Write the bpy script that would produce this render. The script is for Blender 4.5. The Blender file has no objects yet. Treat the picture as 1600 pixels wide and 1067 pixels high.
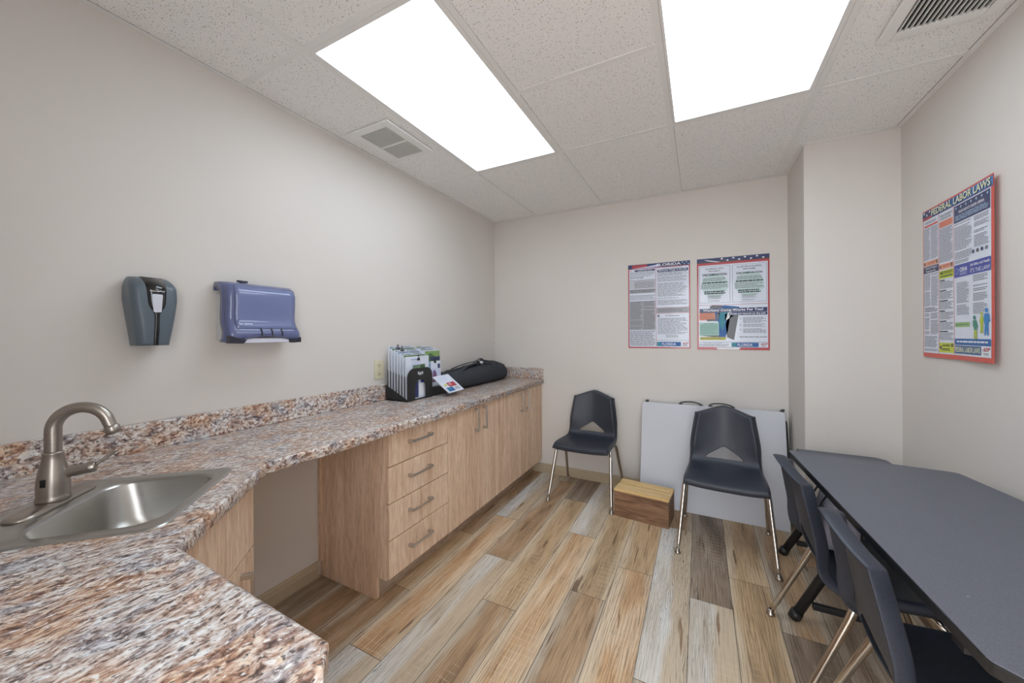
import bpy, bmesh, math, random
from mathutils import Vector, Matrix
random.seed(7)
SC = bpy.context.scene
COL = SC.collection
PI = math.pi

# ------------------------------------------------------------------ helpers
def lin(c):
    c = c / 255.0
    return c / 12.92 if c <= 0.04045 else ((c + 0.055) / 1.055) ** 2.4
def C(r, g, b):
    return (lin(r), lin(g), lin(b), 1.0)

class NT:
    def __init__(self, name):
        self.m = bpy.data.materials.new(name); self.m.use_nodes = True
        self.t = self.m.node_tree; self.b = self.t.nodes['Principled BSDF']
    def n(self, kind, **kw):
        nd = self.t.nodes.new(kind)
        for k, v in kw.items():
            if k.startswith('i_'):
                nd.inputs[k[2:].replace('_', ' ')].default_value = v
            else:
                setattr(nd, k, v)
        return nd
    def l(self, a, b): self.t.links.new(a, b)
    def ramp(self, fac, stops, interp='LINEAR'):
        r = self.n('ShaderNodeValToRGB'); r.color_ramp.interpolation = interp
        e = r.color_ramp.elements
        while len(e) < len(stops): e.new(0.5)
        for i, (p, c) in enumerate(stops): e[i].position = p; e[i].color = c
        self.l(fac, r.inputs['Fac']); return r.outputs['Color']
    def coord(self, scale=(1, 1, 1), rot=(0, 0, 0), src='Object'):
        tc = self.n('ShaderNodeTexCoord'); mp = self.n('ShaderNodeMapping')
        mp.inputs['Scale'].default_value = scale; mp.inputs['Rotation'].default_value = rot
        self.l(tc.outputs[src], mp.inputs['Vector']); return mp.outputs['Vector']
    def noise(self, vec, scale, detail=4, rough=0.55, dist=0.0):
        nd = self.n('ShaderNodeTexNoise'); nd.inputs['Scale'].default_value = scale
        nd.inputs['Detail'].default_value = detail; nd.inputs['Roughness'].default_value = rough
        nd.inputs['Distortion'].default_value = dist
        if vec is not None: self.l(vec, nd.inputs['Vector'])
        return nd.outputs['Fac']
    def mix(self, fac, a, b, mode='MIX'):
        mx = self.n('ShaderNodeMix', data_type='RGBA', blend_type=mode)
        for sock, v in ((0, fac), (6, a), (7, b)):
            if hasattr(v, 'node'): self.l(v, mx.inputs[sock])
            else: mx.inputs[sock].default_value = v
        return mx.outputs[2]
    def math(self, op, a, b=0.0):
        nd = self.n('ShaderNodeMath', operation=op)
        for i, v in enumerate((a, b)):
            if hasattr(v, 'node'): self.l(v, nd.inputs[i])
            else: nd.inputs[i].default_value = v
        return nd.outputs[0]
    def bump(self, h, strength=0.2, dist=0.01):
        bp = self.n('ShaderNodeBump'); bp.inputs['Strength'].default_value = strength
        bp.inputs['Distance'].default_value = dist
        self.l(h, bp.inputs['Height']); self.l(bp.outputs['Normal'], self.b.inputs['Normal'])
    def base(self, c):
        if hasattr(c, 'node'): self.l(c, self.b.inputs['Base Color'])
        else: self.b.inputs['Base Color'].default_value = c
    def set(self, rough=None, metal=None, spec=None, coat=None):
        if rough is not None: self.b.inputs['Roughness'].default_value = rough
        if metal is not None: self.b.inputs['Metallic'].default_value = metal
        if spec is not None: self.b.inputs['Specular IOR Level'].default_value = spec
        if coat is not None: self.b.inputs['Coat Weight'].default_value = coat

MATS = {}
def plain(name, col, rough=0.5, metal=0.0, spec=0.5, nscale=0, namp=0.06, bump=0, coat=None):
    """a colour with a little procedural unevenness"""
    if name in MATS: return MATS[name]
    t = NT(name); t.set(rough, metal, spec, coat)
    if nscale:
        f = t.noise(t.coord(), nscale, 5)
        d = tuple(max(0, x * (1 - namp * 2)) for x in col[:3]) + (1,)
        u = tuple(min(1, x * (1 + namp * 2)) for x in col[:3]) + (1,)
        t.base(t.ramp(f, [(0.3, d), (0.7, u)]))
        if bump: t.bump(f, bump, 0.002)
    else:
        t.base(col)
    MATS[name] = t.m; return t.m

ORG = {}            # empties' world matrices
def thing(name, label, cat, loc=(0, 0, 0), rz=0.0, group=None):
    o = bpy.data.objects.new(name, None); COL.objects.link(o)
    o.empty_display_size = 0.05
    o.location = loc; o.rotation_euler = (0, 0, rz)
    o['label'] = label; o['category'] = cat
    if group: o['group'] = group
    ORG[o.name] = Matrix.Translation(loc) @ Matrix.Rotation(rz, 4, 'Z')
    return o
def tag(o, label, cat, group=None):
    o['label'] = label; o['category'] = cat
    if group: o['group'] = group
    return o

class B:
    """collects shapes (world coordinates) and links them as ONE mesh"""
    def __init__(self): self.bm = bmesh.new()
    def _new(self, verts, mat, mi):
        if mat is not None: bmesh.ops.transform(self.bm, matrix=mat, verts=verts)
        if mi:
            for f in {f for v in verts for f in v.link_faces}: f.material_index = mi
    def box(self, x0, y0, z0, x1, y1, z1, mat=None, mi=0):
        vs = [self.bm.verts.new(p) for p in ((x0, y0, z0), (x1, y0, z0), (x1, y1, z0), (x0, y1, z0), (x0, y0, z1), (x1, y0, z1), (x1, y1, z1), (x0, y1, z1))]
        for q in ((3, 2, 1, 0), (4, 5, 6, 7), (0, 1, 5, 4), (1, 2, 6, 5), (2, 3, 7, 6), (3, 0, 4, 7)):
            self.bm.faces.new([vs[i] for i in q])
        self._new(vs, mat, mi); return self
    def quad(self, pts, mi=0):
        f = self.bm.faces.new([self.bm.verts.new(p) for p in pts]); f.material_index = mi; return self
    def prism(self, pts, z0, z1, mat=None, mi=0, axis='Z'):
        def P(a, b, c):
            return {'Z': (a, b, c), 'Y': (a, c, b), 'X': (c, a, b)}[axis]
        lo = [self.bm.verts.new(P(a, b, z0)) for a, b in pts]; hi = [self.bm.verts.new(P(a, b, z1)) for a, b in pts]
        n = len(pts)
        self.bm.faces.new(lo[::-1]); self.bm.faces.new(hi)
        for i in range(n): self.bm.faces.new((lo[i], lo[(i + 1) % n], hi[(i + 1) % n], hi[i]))
        self._new(lo + hi, mat, mi); return self
    def grid(self, rows, closed=False, mi=0, capa=False, capb=False):
        V = [[self.bm.verts.new(p) for p in r] for r in rows]
        n = len(rows[0])
        for i in range(len(V) - 1):
            for j in range(n if closed else n - 1):
                k = (j + 1) % n
                f = self.bm.faces.new((V[i][j], V[i][k], V[i + 1][k], V[i + 1][j])); f.material_index = mi; f.smooth = True
        if capa: f = self.bm.faces.new(V[0][::-1]); f.material_index = mi
        if capb: f = self.bm.faces.new(V[-1]); f.material_index = mi
        return self
    def lathe(self, prof, seg=24, mat=None, mi=0):
        """prof: (radius, z) from bottom to top, capped"""
        rows = []
        M = mat or Matrix.Identity(4)
        for r, z in prof:
            rows.append([M @ Vector((r * math.cos(2 * PI * k / seg), r * math.sin(2 * PI * k / seg), z)) for k in range(seg)])
        self.grid(rows, True, mi, True, True); return self
    def tube(self, pts, r, seg=12, sub=5, closed_caps=True, mi=0, smooth=True, flat=None):
        pts = [Vector(p) for p in pts]
        rs = r if isinstance(r, (list, tuple)) else [r] * len(pts)
        P, R = [], []
        if smooth and len(pts) > 2:
            for i in range(len(pts) - 1):
                p0 = pts[max(i - 1, 0)]; p1 = pts[i]; p2 = pts[i + 1]; p3 = pts[min(i + 2, len(pts) - 1)]
                for k in range(sub):
                    t = k / sub
                    P.append(0.5 * ((2 * p1) + (-p0 + p2) * t + (2 * p0 - 5 * p1 + 4 * p2 - p3) * t * t + (-p0 + 3 * p1 - 3 * p2 + p3) * t ** 3))
                    R.append(rs[i] * (1 - t) + rs[i + 1] * t)
            P.append(pts[-1]); R.append(rs[-1])
        else: P, R = pts, list(rs)
        rows = []; up = None
        for i, p in enumerate(P):
            d = (P[min(i + 1, len(P) - 1)] - P[max(i - 1, 0)]).normalized()
            if up is None:
                up = Vector((0, 0, 1)) if abs(d.z) < 0.9 else Vector((1, 0, 0))
            s = d.cross(up)
            if s.length < 1e-4: s = d.cross(Vector((0, 1, 0.3)))
            s.normalize(); up = s.cross(d).normalized()
            a, b = (R[i], R[i]) if flat is None else flat
            rows.append([p + s * (a * math.cos(2 * PI * k / seg)) + up * (b * math.sin(2 * PI * k / seg)) for k in range(seg)])
        self.grid(rows, True, mi, closed_caps, closed_caps); return self
    def obj(self, name, mats, parent=None, bevel=0, seg=2, smooth=False, sub=0, solid=0, auto=None):
        bm = self.bm
        bmesh.ops.recalc_face_normals(bm, faces=bm.faces)
        if parent is not None:
            M = ORG[parent.name].inverted(); bmesh.ops.transform(bm, matrix=M, verts=bm.verts)
        me = bpy.data.meshes.new(name); bm.to_mesh(me); bm.free()
        for m in (mats if isinstance(mats, (list, tuple)) else [mats]): me.materials.append(m)
        o = bpy.data.objects.new(name, me); COL.objects.link(o)
        if parent is not None:
            o.parent = parent; ORG[o.name] = ORG[parent.name]
        if smooth:
            for f in me.polygons: f.use_smooth = True
        if solid:
            md = o.modifiers.new('Solidify', 'SOLIDIFY'); md.thickness = solid; md.offset = 0
        if bevel:
            md = o.modifiers.new('Bevel', 'BEVEL'); md.width = bevel; md.segments = seg; md.limit_method = 'ANGLE'; md.angle_limit = 0.6
            md.harden_normals = False
        if sub:
            md = o.modifiers.new('Subsurf', 'SUBSURF'); md.levels = sub; md.render_levels = sub
        return o

def struct(o):
    o['kind'] = 'structure'; return o
def rrect(x0, y0, x1, y1, r, n=6):
    out = []
    for cx, cy, a0 in ((x1 - r, y1 - r, 0), (x0 + r, y1 - r, PI / 2), (x0 + r, y0 + r, PI), (x1 - r, y0 + r, 3 * PI / 2)):
        for k in range(n + 1):
            a = a0 + PI / 2 * k / n
            out.append((cx + r * math.cos(a), cy + r * math.sin(a)))
    return out
def round_poly(pts, rad, n=5):
    """polygon with its corners rounded; rad one number or one per corner"""
    out = []; m = len(pts)
    for i, p in enumerate(pts):
        r = rad[i] if isinstance(rad, (list, tuple)) else rad
        p = Vector(p); a = (Vector(pts[i - 1]) - p); b = (Vector(pts[(i + 1) % m]) - p)
        if r <= 0: out.append(tuple(p)); continue
        ang = a.angle(b); d = min(r / math.tan(ang / 2), a.length * .49, b.length * .49)
        s = p + a.normalized() * d; e = p + b.normalized() * d
        for k in range(n + 1):
            t = k / n
            q = (1 - t) ** 2 * s + 2 * t * (1 - t) * p + t * t * e
            out.append(tuple(q))
    return out

def text_polys(body, bold=0.0):
    """triangles of a text in the built-in font, as 2-D points, with its width and height"""
    cu = bpy.data.curves.new('t', 'FONT'); cu.body = body; cu.size = 1.0; cu.offset = bold; cu.resolution_u = 3
    ob = bpy.data.objects.new('t', cu); COL.objects.link(ob)
    dg = bpy.context.evaluated_depsgraph_get()
    me = bpy.data.meshes.new_from_object(ob.evaluated_get(dg))
    pts = [(v.co.x, v.co.y) for v in me.vertices]; fs = [tuple(p.vertices) for p in me.polygons]
    bpy.data.objects.remove(ob); bpy.data.curves.remove(cu); bpy.data.meshes.remove(me)
    if not pts: return [], [], 1, 1, 0, 0
    x0 = min(p[0] for p in pts); x1 = max(p[0] for p in pts); y0 = min(p[1] for p in pts); y1 = max(p[1] for p in pts)
    return pts, fs, x1 - x0, y1 - y0, x0, y0

class Sheet:
    """a printed sheet: U to the right 0..1, V down 0..1, layers a hair apart"""
    def __init__(self, o, u, v, n, w, h, lift=0.002, bend=None, gap=0.00035):
        self.o, self.u, self.v, self.nn = Vector(o), Vector(u), Vector(v), Vector(n)
        self.w, self.h, self.lift, self.bend, self.gap = w, h, lift, bend, gap
        self.bm = bmesh.new(); self.mats = []
    def mi(self, m):
        if m not in self.mats: self.mats.append(m)
        return self.mats.index(m)
    def P(self, U, V, L=0):
        return self.o + self.u * (U * self.w) + self.v * (V * self.h) + self.nn * (self.lift + L * self.gap + (self.bend(U, V) if self.bend else 0))
    def poly(self, pts, m, L=1):
        f = self.bm.faces.new([self.bm.verts.new(self.P(a, b, L)) for a, b in pts]); f.material_index = self.mi(m)
    def rect(self, a, b, c, d, m, L=1, nu=1):
        nu = max(1, int(abs(c - a) * 10)) if self.bend else 1
        nv = max(1, int(abs(d - b) * 10)) if self.bend else 1
        for i in range(nu):
            for j in range(nv):
                p, q = a + (c - a) * i / nu, a + (c - a) * (i + 1) / nu
                r, s = b + (d - b) * j / nv, b + (d - b) * (j + 1) / nv
                self.poly([(p, r), (q, r), (q, s), (p, s)], m, L)
    def text(self, s, a, b, c, d, m, L=3, bold=0.0, slant=0.0):
        pts, fs, w, h, x0, y0 = text_polys(s, bold)
        vs = []
        for x, y in pts:
            fx = (x - x0) / w; fy = (y - y0) / h
            vs.append(self.bm.verts.new(self.P(a + (c - a) * fx + slant * fy * (c - a), d + (b - d) * fy, L)))
        k = self.mi(m)
        for f in fs:
            try:
                q = self.bm.faces.new([vs[i] for i in f]); q.material_index = k
            except ValueError: pass
    def lines(self, a, b, c, d, m, n, L=2, fill=0.5, ragged=0.3, gaps=0.12, rnd=None):
        rnd = rnd or random
        p = (d - b) / n
        for i in range(n):
            if rnd.random() < gaps * 0.5: continue
            y = b + p * i; x = a; end = c - (c - a) * (rnd.random() ** 3) * ragged
            while x < end:
                w = (c - a) * rnd.uniform(.06, .2); e = min(x + w, end)
                self.poly([(x, y), (e, y), (e, y + p * fill), (x, y + p * fill)], m, L); x = e + (c - a) * .018
    def obj(self, name, parent=None, solid=0.0006):
        bmesh.ops.recalc_face_normals(self.bm, faces=self.bm.faces)
        for f in self.bm.faces:
            if f.normal.dot(self.nn) < 0: f.normal_flip()
        if parent is not None:
            bmesh.ops.transform(self.bm, matrix=ORG[parent.name].inverted(), verts=self.bm.verts)
        me = bpy.data.meshes.new(name); self.bm.to_mesh(me); self.bm.free()
        for m in self.mats: me.materials.append(m)
        o = bpy.data.objects.new(name, me); COL.objects.link(o)
        if parent is not None: o.parent = parent; ORG[o.name] = ORG[parent.name]
        return o

def copy_tree(o, parent=None):
    c = o.copy(); COL.objects.link(c)
    if parent is not None: c.parent = parent
    for ch in list(o.children): copy_tree(ch, c)
    return c
# ------------------------------------------------------------------ measures (metres; camera stands over the origin)
XL, XR, YB, YF = -1.798, 0.962, 3.134, -0.26
ZC = 2.368
CHX, CHY = 0.547, 2.691            # corner of the boxed-out chase in the right back corner
TILE = 0.6096
GX = [-1.350 + TILE * i for i in range(4)]     # ceiling grid lines
ZT = 0.857                          # counter top

# ------------------------------------------------------------------ materials
def m_wall():
    t = NT('wall_paint'); v = t.coord()
    f = t.noise(v, 1.3, 3); g = t.noise(v, 260, 3)
    t.base(t.ramp(f, [(0.3, C(212, 207, 202)), (0.7, C(217, 212, 207))])); t.set(0.62, 0, 0.35)
    t.bump(g, 0.06, 0.002); return t.m
M_WALL = m_wall()

def m_tile():
    t = NT('ceiling_tile'); v = t.coord()
    vo = t.n('ShaderNodeTexVoronoi'); vo.inputs['Scale'].default_value = 135; t.l(v, vo.inputs['Vector'])
    sz = t.noise(v, 60, 2)
    th = t.math('MULTIPLY', sz, 0.40)
    hole = t.math('LESS_THAN', vo.outputs['Distance'], th)
    big = t.noise(v, 90, 2, 0.6)
    hole = t.math('MULTIPLY', hole, t.math('GREATER_THAN', big, 0.455))
    fine = t.noise(v, 420, 2, 0.6)
    c0 = t.ramp(fine, [(0.36, C(214, 213, 212)), (0.52, C(247, 247, 247))])
    t.base(t.mix(hole, c0, C(128, 126, 124)))
    t.set(0.9, 0, 0.1)
    t.bump(t.math('SUBTRACT', fine, t.math('MULTIPLY', hole, 1.5)), 0.25, 0.003)
    return t.m
M_TILE = m_tile()
M_GRID = plain('grid_white', C(232, 232, 231), 0.45, nscale=3, namp=0.01)
M_GAP = plain('gap_dark', C(60, 58, 56), 0.9)

def m_plank(name, cols, crack, white=False, edge=C(220, 204, 180)):
    t = NT(name)
    uv = t.n('ShaderNodeUVMap', uv_map='grain'); uv2 = t.n('ShaderNodeUVMap', uv_map='across'); sx = t.n('ShaderNodeSeparateXYZ'); t.l(uv2.outputs['UV'], sx.inputs[0]); ac = sx.outputs[0]; pid = sx.outputs[1]
    def mp(sx, sy):
        m = t.n('ShaderNodeMapping'); m.inputs['Scale'].default_value = (sx, sy, 1); t.l(uv.outputs['UV'], m.inputs['Vector']); return m.outputs['Vector']
    big = t.noise(mp(9, 1.3), 1.0, 5, 0.6, 0.6)
    c = t.ramp(big, cols)
    wob = t.math('ADD', ac, t.math('MULTIPLY', t.math('SUBTRACT', t.noise(mp(5, 1.1), 1.0, 3), 0.5), 0.9))
    if white: c = t.mix(t.ramp(wob, [(0.46, (0, 0, 0, 1)), (0.62, (.85, .85, .85, 1))]), c, C(204, 184, 156))
    else: c = t.mix(t.ramp(wob, [(0.06, (.85, .85, .85, 1)), (0.27, (0, 0, 0, 1)), (0.80, (0, 0, 0, 1)), (1.0, (.7, .7, .7, 1))]), c, edge)
    c = t.mix(0.16, c, t.ramp(pid, [(0, C(120, 108, 96)), (1, C(255, 246, 234))]), 'SOFT_LIGHT')
    wv = t.n('ShaderNodeTexWave', wave_type='BANDS', bands_direction='X')
    wv.inputs['Scale'].default_value = 5.5 if not white else 8.5; wv.inputs['Distortion'].default_value = 9 if not white else 12
    wv.inputs['Detail'].default_value = 3; wv.inputs['Detail Scale'].default_value = 1.0
    t.l(mp(5, 0.62) if not white else mp(5.5, .8), wv.inputs['Vector'])
    gr = t.ramp(wv.outputs['Fac'], [(0.0, C(118, 92, 70) if not white else C(96, 102, 112)), (0.30, C(255, 255, 255))])
    mask = t.noise(mp(7, .9), 1.0, 2)
    mk = t.ramp(mask, [(0.38, (0, 0, 0, 1)), (0.62, (1, 1, 1, 1))])
    c = t.mix(t.math('MULTIPLY', mk, 0.5 if not white else 0.95), c, gr, 'MULTIPLY')
    fine = t.noise(mp(150, 5), 1.0, 4, 0.65)
    c = t.mix(0.62 if not white else .4, c, t.ramp(fine, [(0.33, C(146, 132, 120)), (0.52, C(255, 255, 255))]), 'MULTIPLY')
    # open cracks and knots
    ck = t.noise(mp(26, 2.2), 1.0, 3, 0.5, 0.3)
    ckm = t.ramp(ck, [(0.655, (0, 0, 0, 1)), (0.69, (1, 1, 1, 1))])
    c = t.mix(t.math('MULTIPLY', ckm, 0.8), c, crack)
    # pale saw marks across the grain
    sw = t.n('ShaderNodeTexWave', wave_type='BANDS', bands_direction='Y'); sw.inputs['Scale'].default_value = 9; sw.inputs['Distortion'].default_value = 2.5
    t.l(mp(1, 1), sw.inputs['Vector'])
    sm = t.math('MULTIPLY', t.ramp(sw.outputs['Fac'], [(0.93, (0, 0, 0, 1)), (1.0, (1, 1, 1, 1))]), t.ramp(t.noise(mp(4, 1.4), 1.7, 2), [(0.54, (0, 0, 0, 1)), (0.64, (1, 1, 1, 1))]))
    c = t.mix(t.math('MULTIPLY', sm, 0.35), c, C(226, 206, 180))
    t.base(c); t.set(0.45, 0, 0.4)
    t.bump(t.math('ADD', fine, t.math('MULTIPLY', ckm, -0.6)), 0.12, 0.002)
    return t.m
CRK = C(92, 66, 46)
M_PLANK = {
    'honey': m_plank('plank_honey', [(0.30, C(178, 142, 108)), (0.47, C(206, 170, 132)), (0.68, C(226, 204, 176))], CRK),
    'tan': m_plank('plank_tan', [(0.30, C(158, 136, 110)), (0.48, C(196, 168, 132)), (0.70, C(212, 188, 156))], CRK),
    'brown': m_plank('plank_brown', [(0.30, C(132, 108, 86)), (0.46, C(172, 144, 114)), (0.56, C(186, 156, 124)), (0.72, C(200, 184, 164))], CRK, edge=C(198, 188, 172)),
    'dark': m_plank('plank_dark', [(0.30, C(112, 98, 86)), (0.50, C(152, 134, 116)), (0.70, C(184, 172, 158))], C(70, 54, 44), edge=C(170, 156, 140)),
    'white': m_plank('plank_white', [(0.28, C(186, 168, 142)), (0.42, C(212, 204, 192)), (0.66, C(230, 231, 230))], C(128, 92, 58), True),
}

def m_granite():
    t = NT('granite_laminate')
    v = t.coord((1, 1.0, 1), (0, 0, 0.12))
    warp = t.n('ShaderNodeTexNoise'); warp.inputs['Scale'].default_value = 7; warp.inputs['Detail'].default_value = 4; t.l(v, warp.inputs['Vector'])
    add = t.n('ShaderNodeMix', data_type='VECTOR'); add.inputs[0].default_value = 0.07
    t.l(v, add.inputs[4]); t.l(warp.outputs['Color'], add.inputs[5])
    def mp(sx, sy, sz=1.0):
        m = t.n('ShaderNodeMapping'); m.inputs['Scale'].default_value = (sx, sy, sz); t.l(add.outputs[1], m.inputs['Vector']); return m.outputs['Vector']
    g = t.noise(mp(122, 56, 84), 1.0, 5, 0.62, 0.4)
    c = t.ramp(g, [(0.32, C(66, 58, 60)), (0.40, C(140, 114, 102)), (0.46, C(188, 168, 156)), (0.53, C(212, 203, 197)), (0.64, C(230, 231, 232))])
    cl = t.noise(mp(15, 8, 12), 1.0, 4, 0.6, 0.5)
    c = t.mix(t.ramp(cl, [(0.45, (0, 0, 0, 1)), (0.61, (.85, .85, .85, 1))]), c, t.ramp(g, [(0.33, C(96, 64, 50)), (0.48, C(176, 128, 98)), (0.62, C(226, 198, 166))]))
    cl2 = t.noise(mp(20, 10, 14), 1.3, 3, 0.6, 0.4)
    c = t.mix(t.ramp(cl2, [(0.48, (0, 0, 0, 1)), (0.64, (.75, .75, .75, 1))]), c, t.ramp(g, [(0.36, C(62, 62, 72)), (0.50, C(154, 154, 164)), (0.64, C(222, 226, 232))]))
    sp = t.noise(mp(210, 100, 160), 1.0, 3, 0.6)
    c = t.mix(t.ramp(sp, [(0.36, (.85, .85, .85, 1)), (0.44, (0, 0, 0, 1))]), c, C(54, 44, 44))
    c = t.mix(t.ramp(t.noise(mp(86, 42, 70), 1.9, 3), [(0.59, (0, 0, 0, 1)), (0.67, (.85, .85, .85, 1))]), c, C(240, 238, 236))
    t.base(c); t.set(0.30, 0, 0.5); t.bump(g, 0.05, 0.002)
    return t.m
M_GRAN = m_granite()

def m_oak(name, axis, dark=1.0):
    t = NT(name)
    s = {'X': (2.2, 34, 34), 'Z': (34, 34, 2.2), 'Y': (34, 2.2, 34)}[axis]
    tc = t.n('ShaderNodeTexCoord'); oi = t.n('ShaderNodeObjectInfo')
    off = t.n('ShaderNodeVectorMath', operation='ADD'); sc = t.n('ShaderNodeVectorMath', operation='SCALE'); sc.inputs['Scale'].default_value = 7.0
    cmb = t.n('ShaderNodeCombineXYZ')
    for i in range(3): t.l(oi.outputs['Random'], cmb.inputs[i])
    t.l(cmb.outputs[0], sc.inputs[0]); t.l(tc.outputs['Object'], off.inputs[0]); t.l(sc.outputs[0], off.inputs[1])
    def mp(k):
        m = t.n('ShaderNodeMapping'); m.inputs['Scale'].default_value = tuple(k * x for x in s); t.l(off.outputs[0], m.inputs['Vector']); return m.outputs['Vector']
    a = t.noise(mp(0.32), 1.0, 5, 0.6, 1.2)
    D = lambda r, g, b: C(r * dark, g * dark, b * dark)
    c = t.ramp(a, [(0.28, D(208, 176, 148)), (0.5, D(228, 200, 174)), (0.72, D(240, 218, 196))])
    f = t.noise(mp(5.5), 1.0, 3, 0.7)
    c = t.mix(0.6, c, t.ramp(f, [(0.36, D(196, 182, 172)), (0.58, C(255, 255, 255))]), 'MULTIPLY')
    t.base(c); t.set(0.5, 0, 0.35); t.bump(f, 0.1, 0.001)
    return t.m
M_OAK = m_oak('oak_laminate', 'Z')
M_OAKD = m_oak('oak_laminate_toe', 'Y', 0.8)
M_STEEL = None
def m_brushed(name, col, rough, axis_scale):
    t = NT(name); f = t.noise(t.coord(axis_scale), 1.0, 3, 0.6)
    t.base(t.ramp(f, [(0.3, tuple(x * .9 for x in col[:3]) + (1,)), (0.7, col)])); t.set(rough, 1.0)
    r = t.math('MULTIPLY_ADD', f, 0.12); t.b.inputs['Roughness'].default_value = rough
    t.bump(f, 0.03, 0.0006); return t.m
M_STEEL = m_brushed('stainless', C(186, 184, 180), 0.30, (40, 40, 900))
M_NICKEL = m_brushed('brushed_nickel', C(176, 168, 160), 0.33, (30, 30, 500))
M_CHROME = plain('chrome', C(200, 196, 190), 0.14, 1.0, nscale=40, namp=0.02)
M_HANDLE = m_brushed('handle_nickel', C(206, 202, 198), 0.42, (300, 30, 30))
def m_shell():
    t = NT('chair_plastic'); f = t.noise(t.coord(), 420, 3, 0.6)
    t.base(t.ramp(f, [(0.35, C(36, 40, 50)), (0.65, C(50, 56, 69))])); t.set(0.42, 0, 0.5); t.bump(f, 0.35, 0.001); return t.m
M_SHELL = m_shell()
M_BLACK = plain('black_plastic', C(34, 34, 36), 0.45, nscale=200, namp=0.05)
M_BLKMET = plain('black_metal', C(32, 32, 35), 0.5, nscale=90, namp=0.05)
def m_ttop():
    t = NT('table_laminate'); f = t.noise(t.coord(), 700, 2, 0.6); g = t.noise(t.coord(), 1.7, 3)
    c = t.ramp(f, [(0.3, C(83, 85, 94)), (0.7, C(107, 110, 121))])
    sp = t.noise(t.coord(), 38, 2)
    c = t.mix(t.ramp(sp, [(0.79, (0, 0, 0, 1)), (0.80, (.6, .6, .6, 1))]), c, C(200, 200, 200))
    t.base(c); t.set(0.48, 0, 0.4); return t.m
M_TTOP = m_ttop()
M_GREYPL = plain('grey_white_plastic', C(196, 199, 207), 0.5, nscale=300, namp=0.015, bump=0.08)
M_PAPER = plain('paper', C(228, 231, 240), 0.6, nscale=8, namp=0.01)
M_BASEB = plain('baseboard_tan', C(182, 166, 140), 0.5, nscale=5, namp=0.02)
def m_cloth(name, col, sc=900):
    t = NT(name); f = t.noise(t.coord(), sc, 2); g = t.noise(t.coord(), 14, 4)
    c = t.ramp(f, [(0.3, tuple(x * .75 for x in col[:3]) + (1,)), (0.7, col)])
    t.base(c); t.set(0.85, 0, 0.25); t.bump(t.math('ADD', f, t.math('MULTIPLY', g, 3.0)), 0.35, 0.004); return t.m
M_NYLON = m_cloth('black_nylon', C(62, 66, 72))
M_LILAC = m_cloth('grey_lilac_cloth', C(196, 194, 212))

# ------------------------------------------------------------------ the room
def make_floor():
    b = B(); bm = b.bm; uvl = bm.loops.layers.uv.new('grain'); uva = bm.loops.layers.uv.new('across')
    order = ['honey', 'tan', 'brown', 'dark', 'white']
    E0, W = -0.048, 0.177
    plan = {     # column: [(type, up to y) ...] from near to far
        -10: [('brown', .9), ('dark', 2.1), ('brown', 9)], -9: [('dark', .3), ('brown', 1.55), ('dark', 9)],
        -8: [('dark', .72), ('brown', 1.38), ('tan', 1.95), ('brown', 9)],
        -7: [('white', 1.03), ('honey', 2.236), ('white', 9)],
        -6: [('white', 1.815), ('brown', 3.0), ('dark', 9)],
        -5: [('brown', 1.495), ('tan', 2.694), ('dark', 9)],
        -4: [('honey', 2.25), ('white', 9)],
        -3: [('brown', 1.742), ('tan', 2.95), ('honey', 9)],
        -2: [('honey', 2.033), ('tan', 9)],
        -1: [('brown', 1.40), ('white', 2.60), ('brown', 9)],
        0: [('white', 1.952), ('dark', 9)], 1: [('brown', 1.0), ('tan', 2.2), ('tan', 9)], 2: [('honey', .7), ('dark', 1.9), ('brown', 9)],
        3: [('tan', 1.3), ('dark', 2.5), ('brown', 9)], 4: [('brown', 1.7), ('honey', 9)], 5: [('white', 1.1), ('brown', 9)],
    }
    g = 0.0011; rnd = random.Random(3)
    for k, pl in plan.items():
        x0, x1 = max(E0 + W * k, XL - .05), min(E0 + W * (k + 1), XR + .05)
        y = YF - 2.2
        first = pl[0][1]
        segs = []; yy = first
        while yy > y: segs.insert(0, (yy - 1.2, yy)); yy -= 1.2
        rows = [(rnd.choice(order) if i < len(segs) - 1 else pl[0][0], max(a, y), c) for i, (a, c) in enumerate(segs)]
        y0 = first
        for ty, e in pl[1:]: rows.append((ty, y0, min(e, YB + .05))); y0 = e
        for ty, a, c in rows:
            if c <= a: continue
            f = bm.faces.new([bm.verts.new((px, py, 0)) for px, py in ((x0 + g, a + g), (x1 - g, a + g), (x1 - g, c - g), (x0 + g, c - g))])
            f.material_index = order.index(ty); o1, o2 = rnd.random() * 40, rnd.random() * 40
            o3 = rnd.random()
            for lp in f.loops: lp[uvl].uv = (lp.vert.co.x - x0 + o1, lp.vert.co.y + o2); lp[uva].uv = ((lp.vert.co.x - E0 - W * k) / W, o3)
    b.box(XL - .05, YF - 2.2, -.06, XR + .05, YB + .05, -.0012, mi=5)
    for f in bm.faces:
        if f.material_index < 5 and f.normal.z < 0: f.normal_flip()
    return struct(b.obj('floor', [M_PLANK[k] for k in order] + [M_GAP]))
make_floor()

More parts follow.
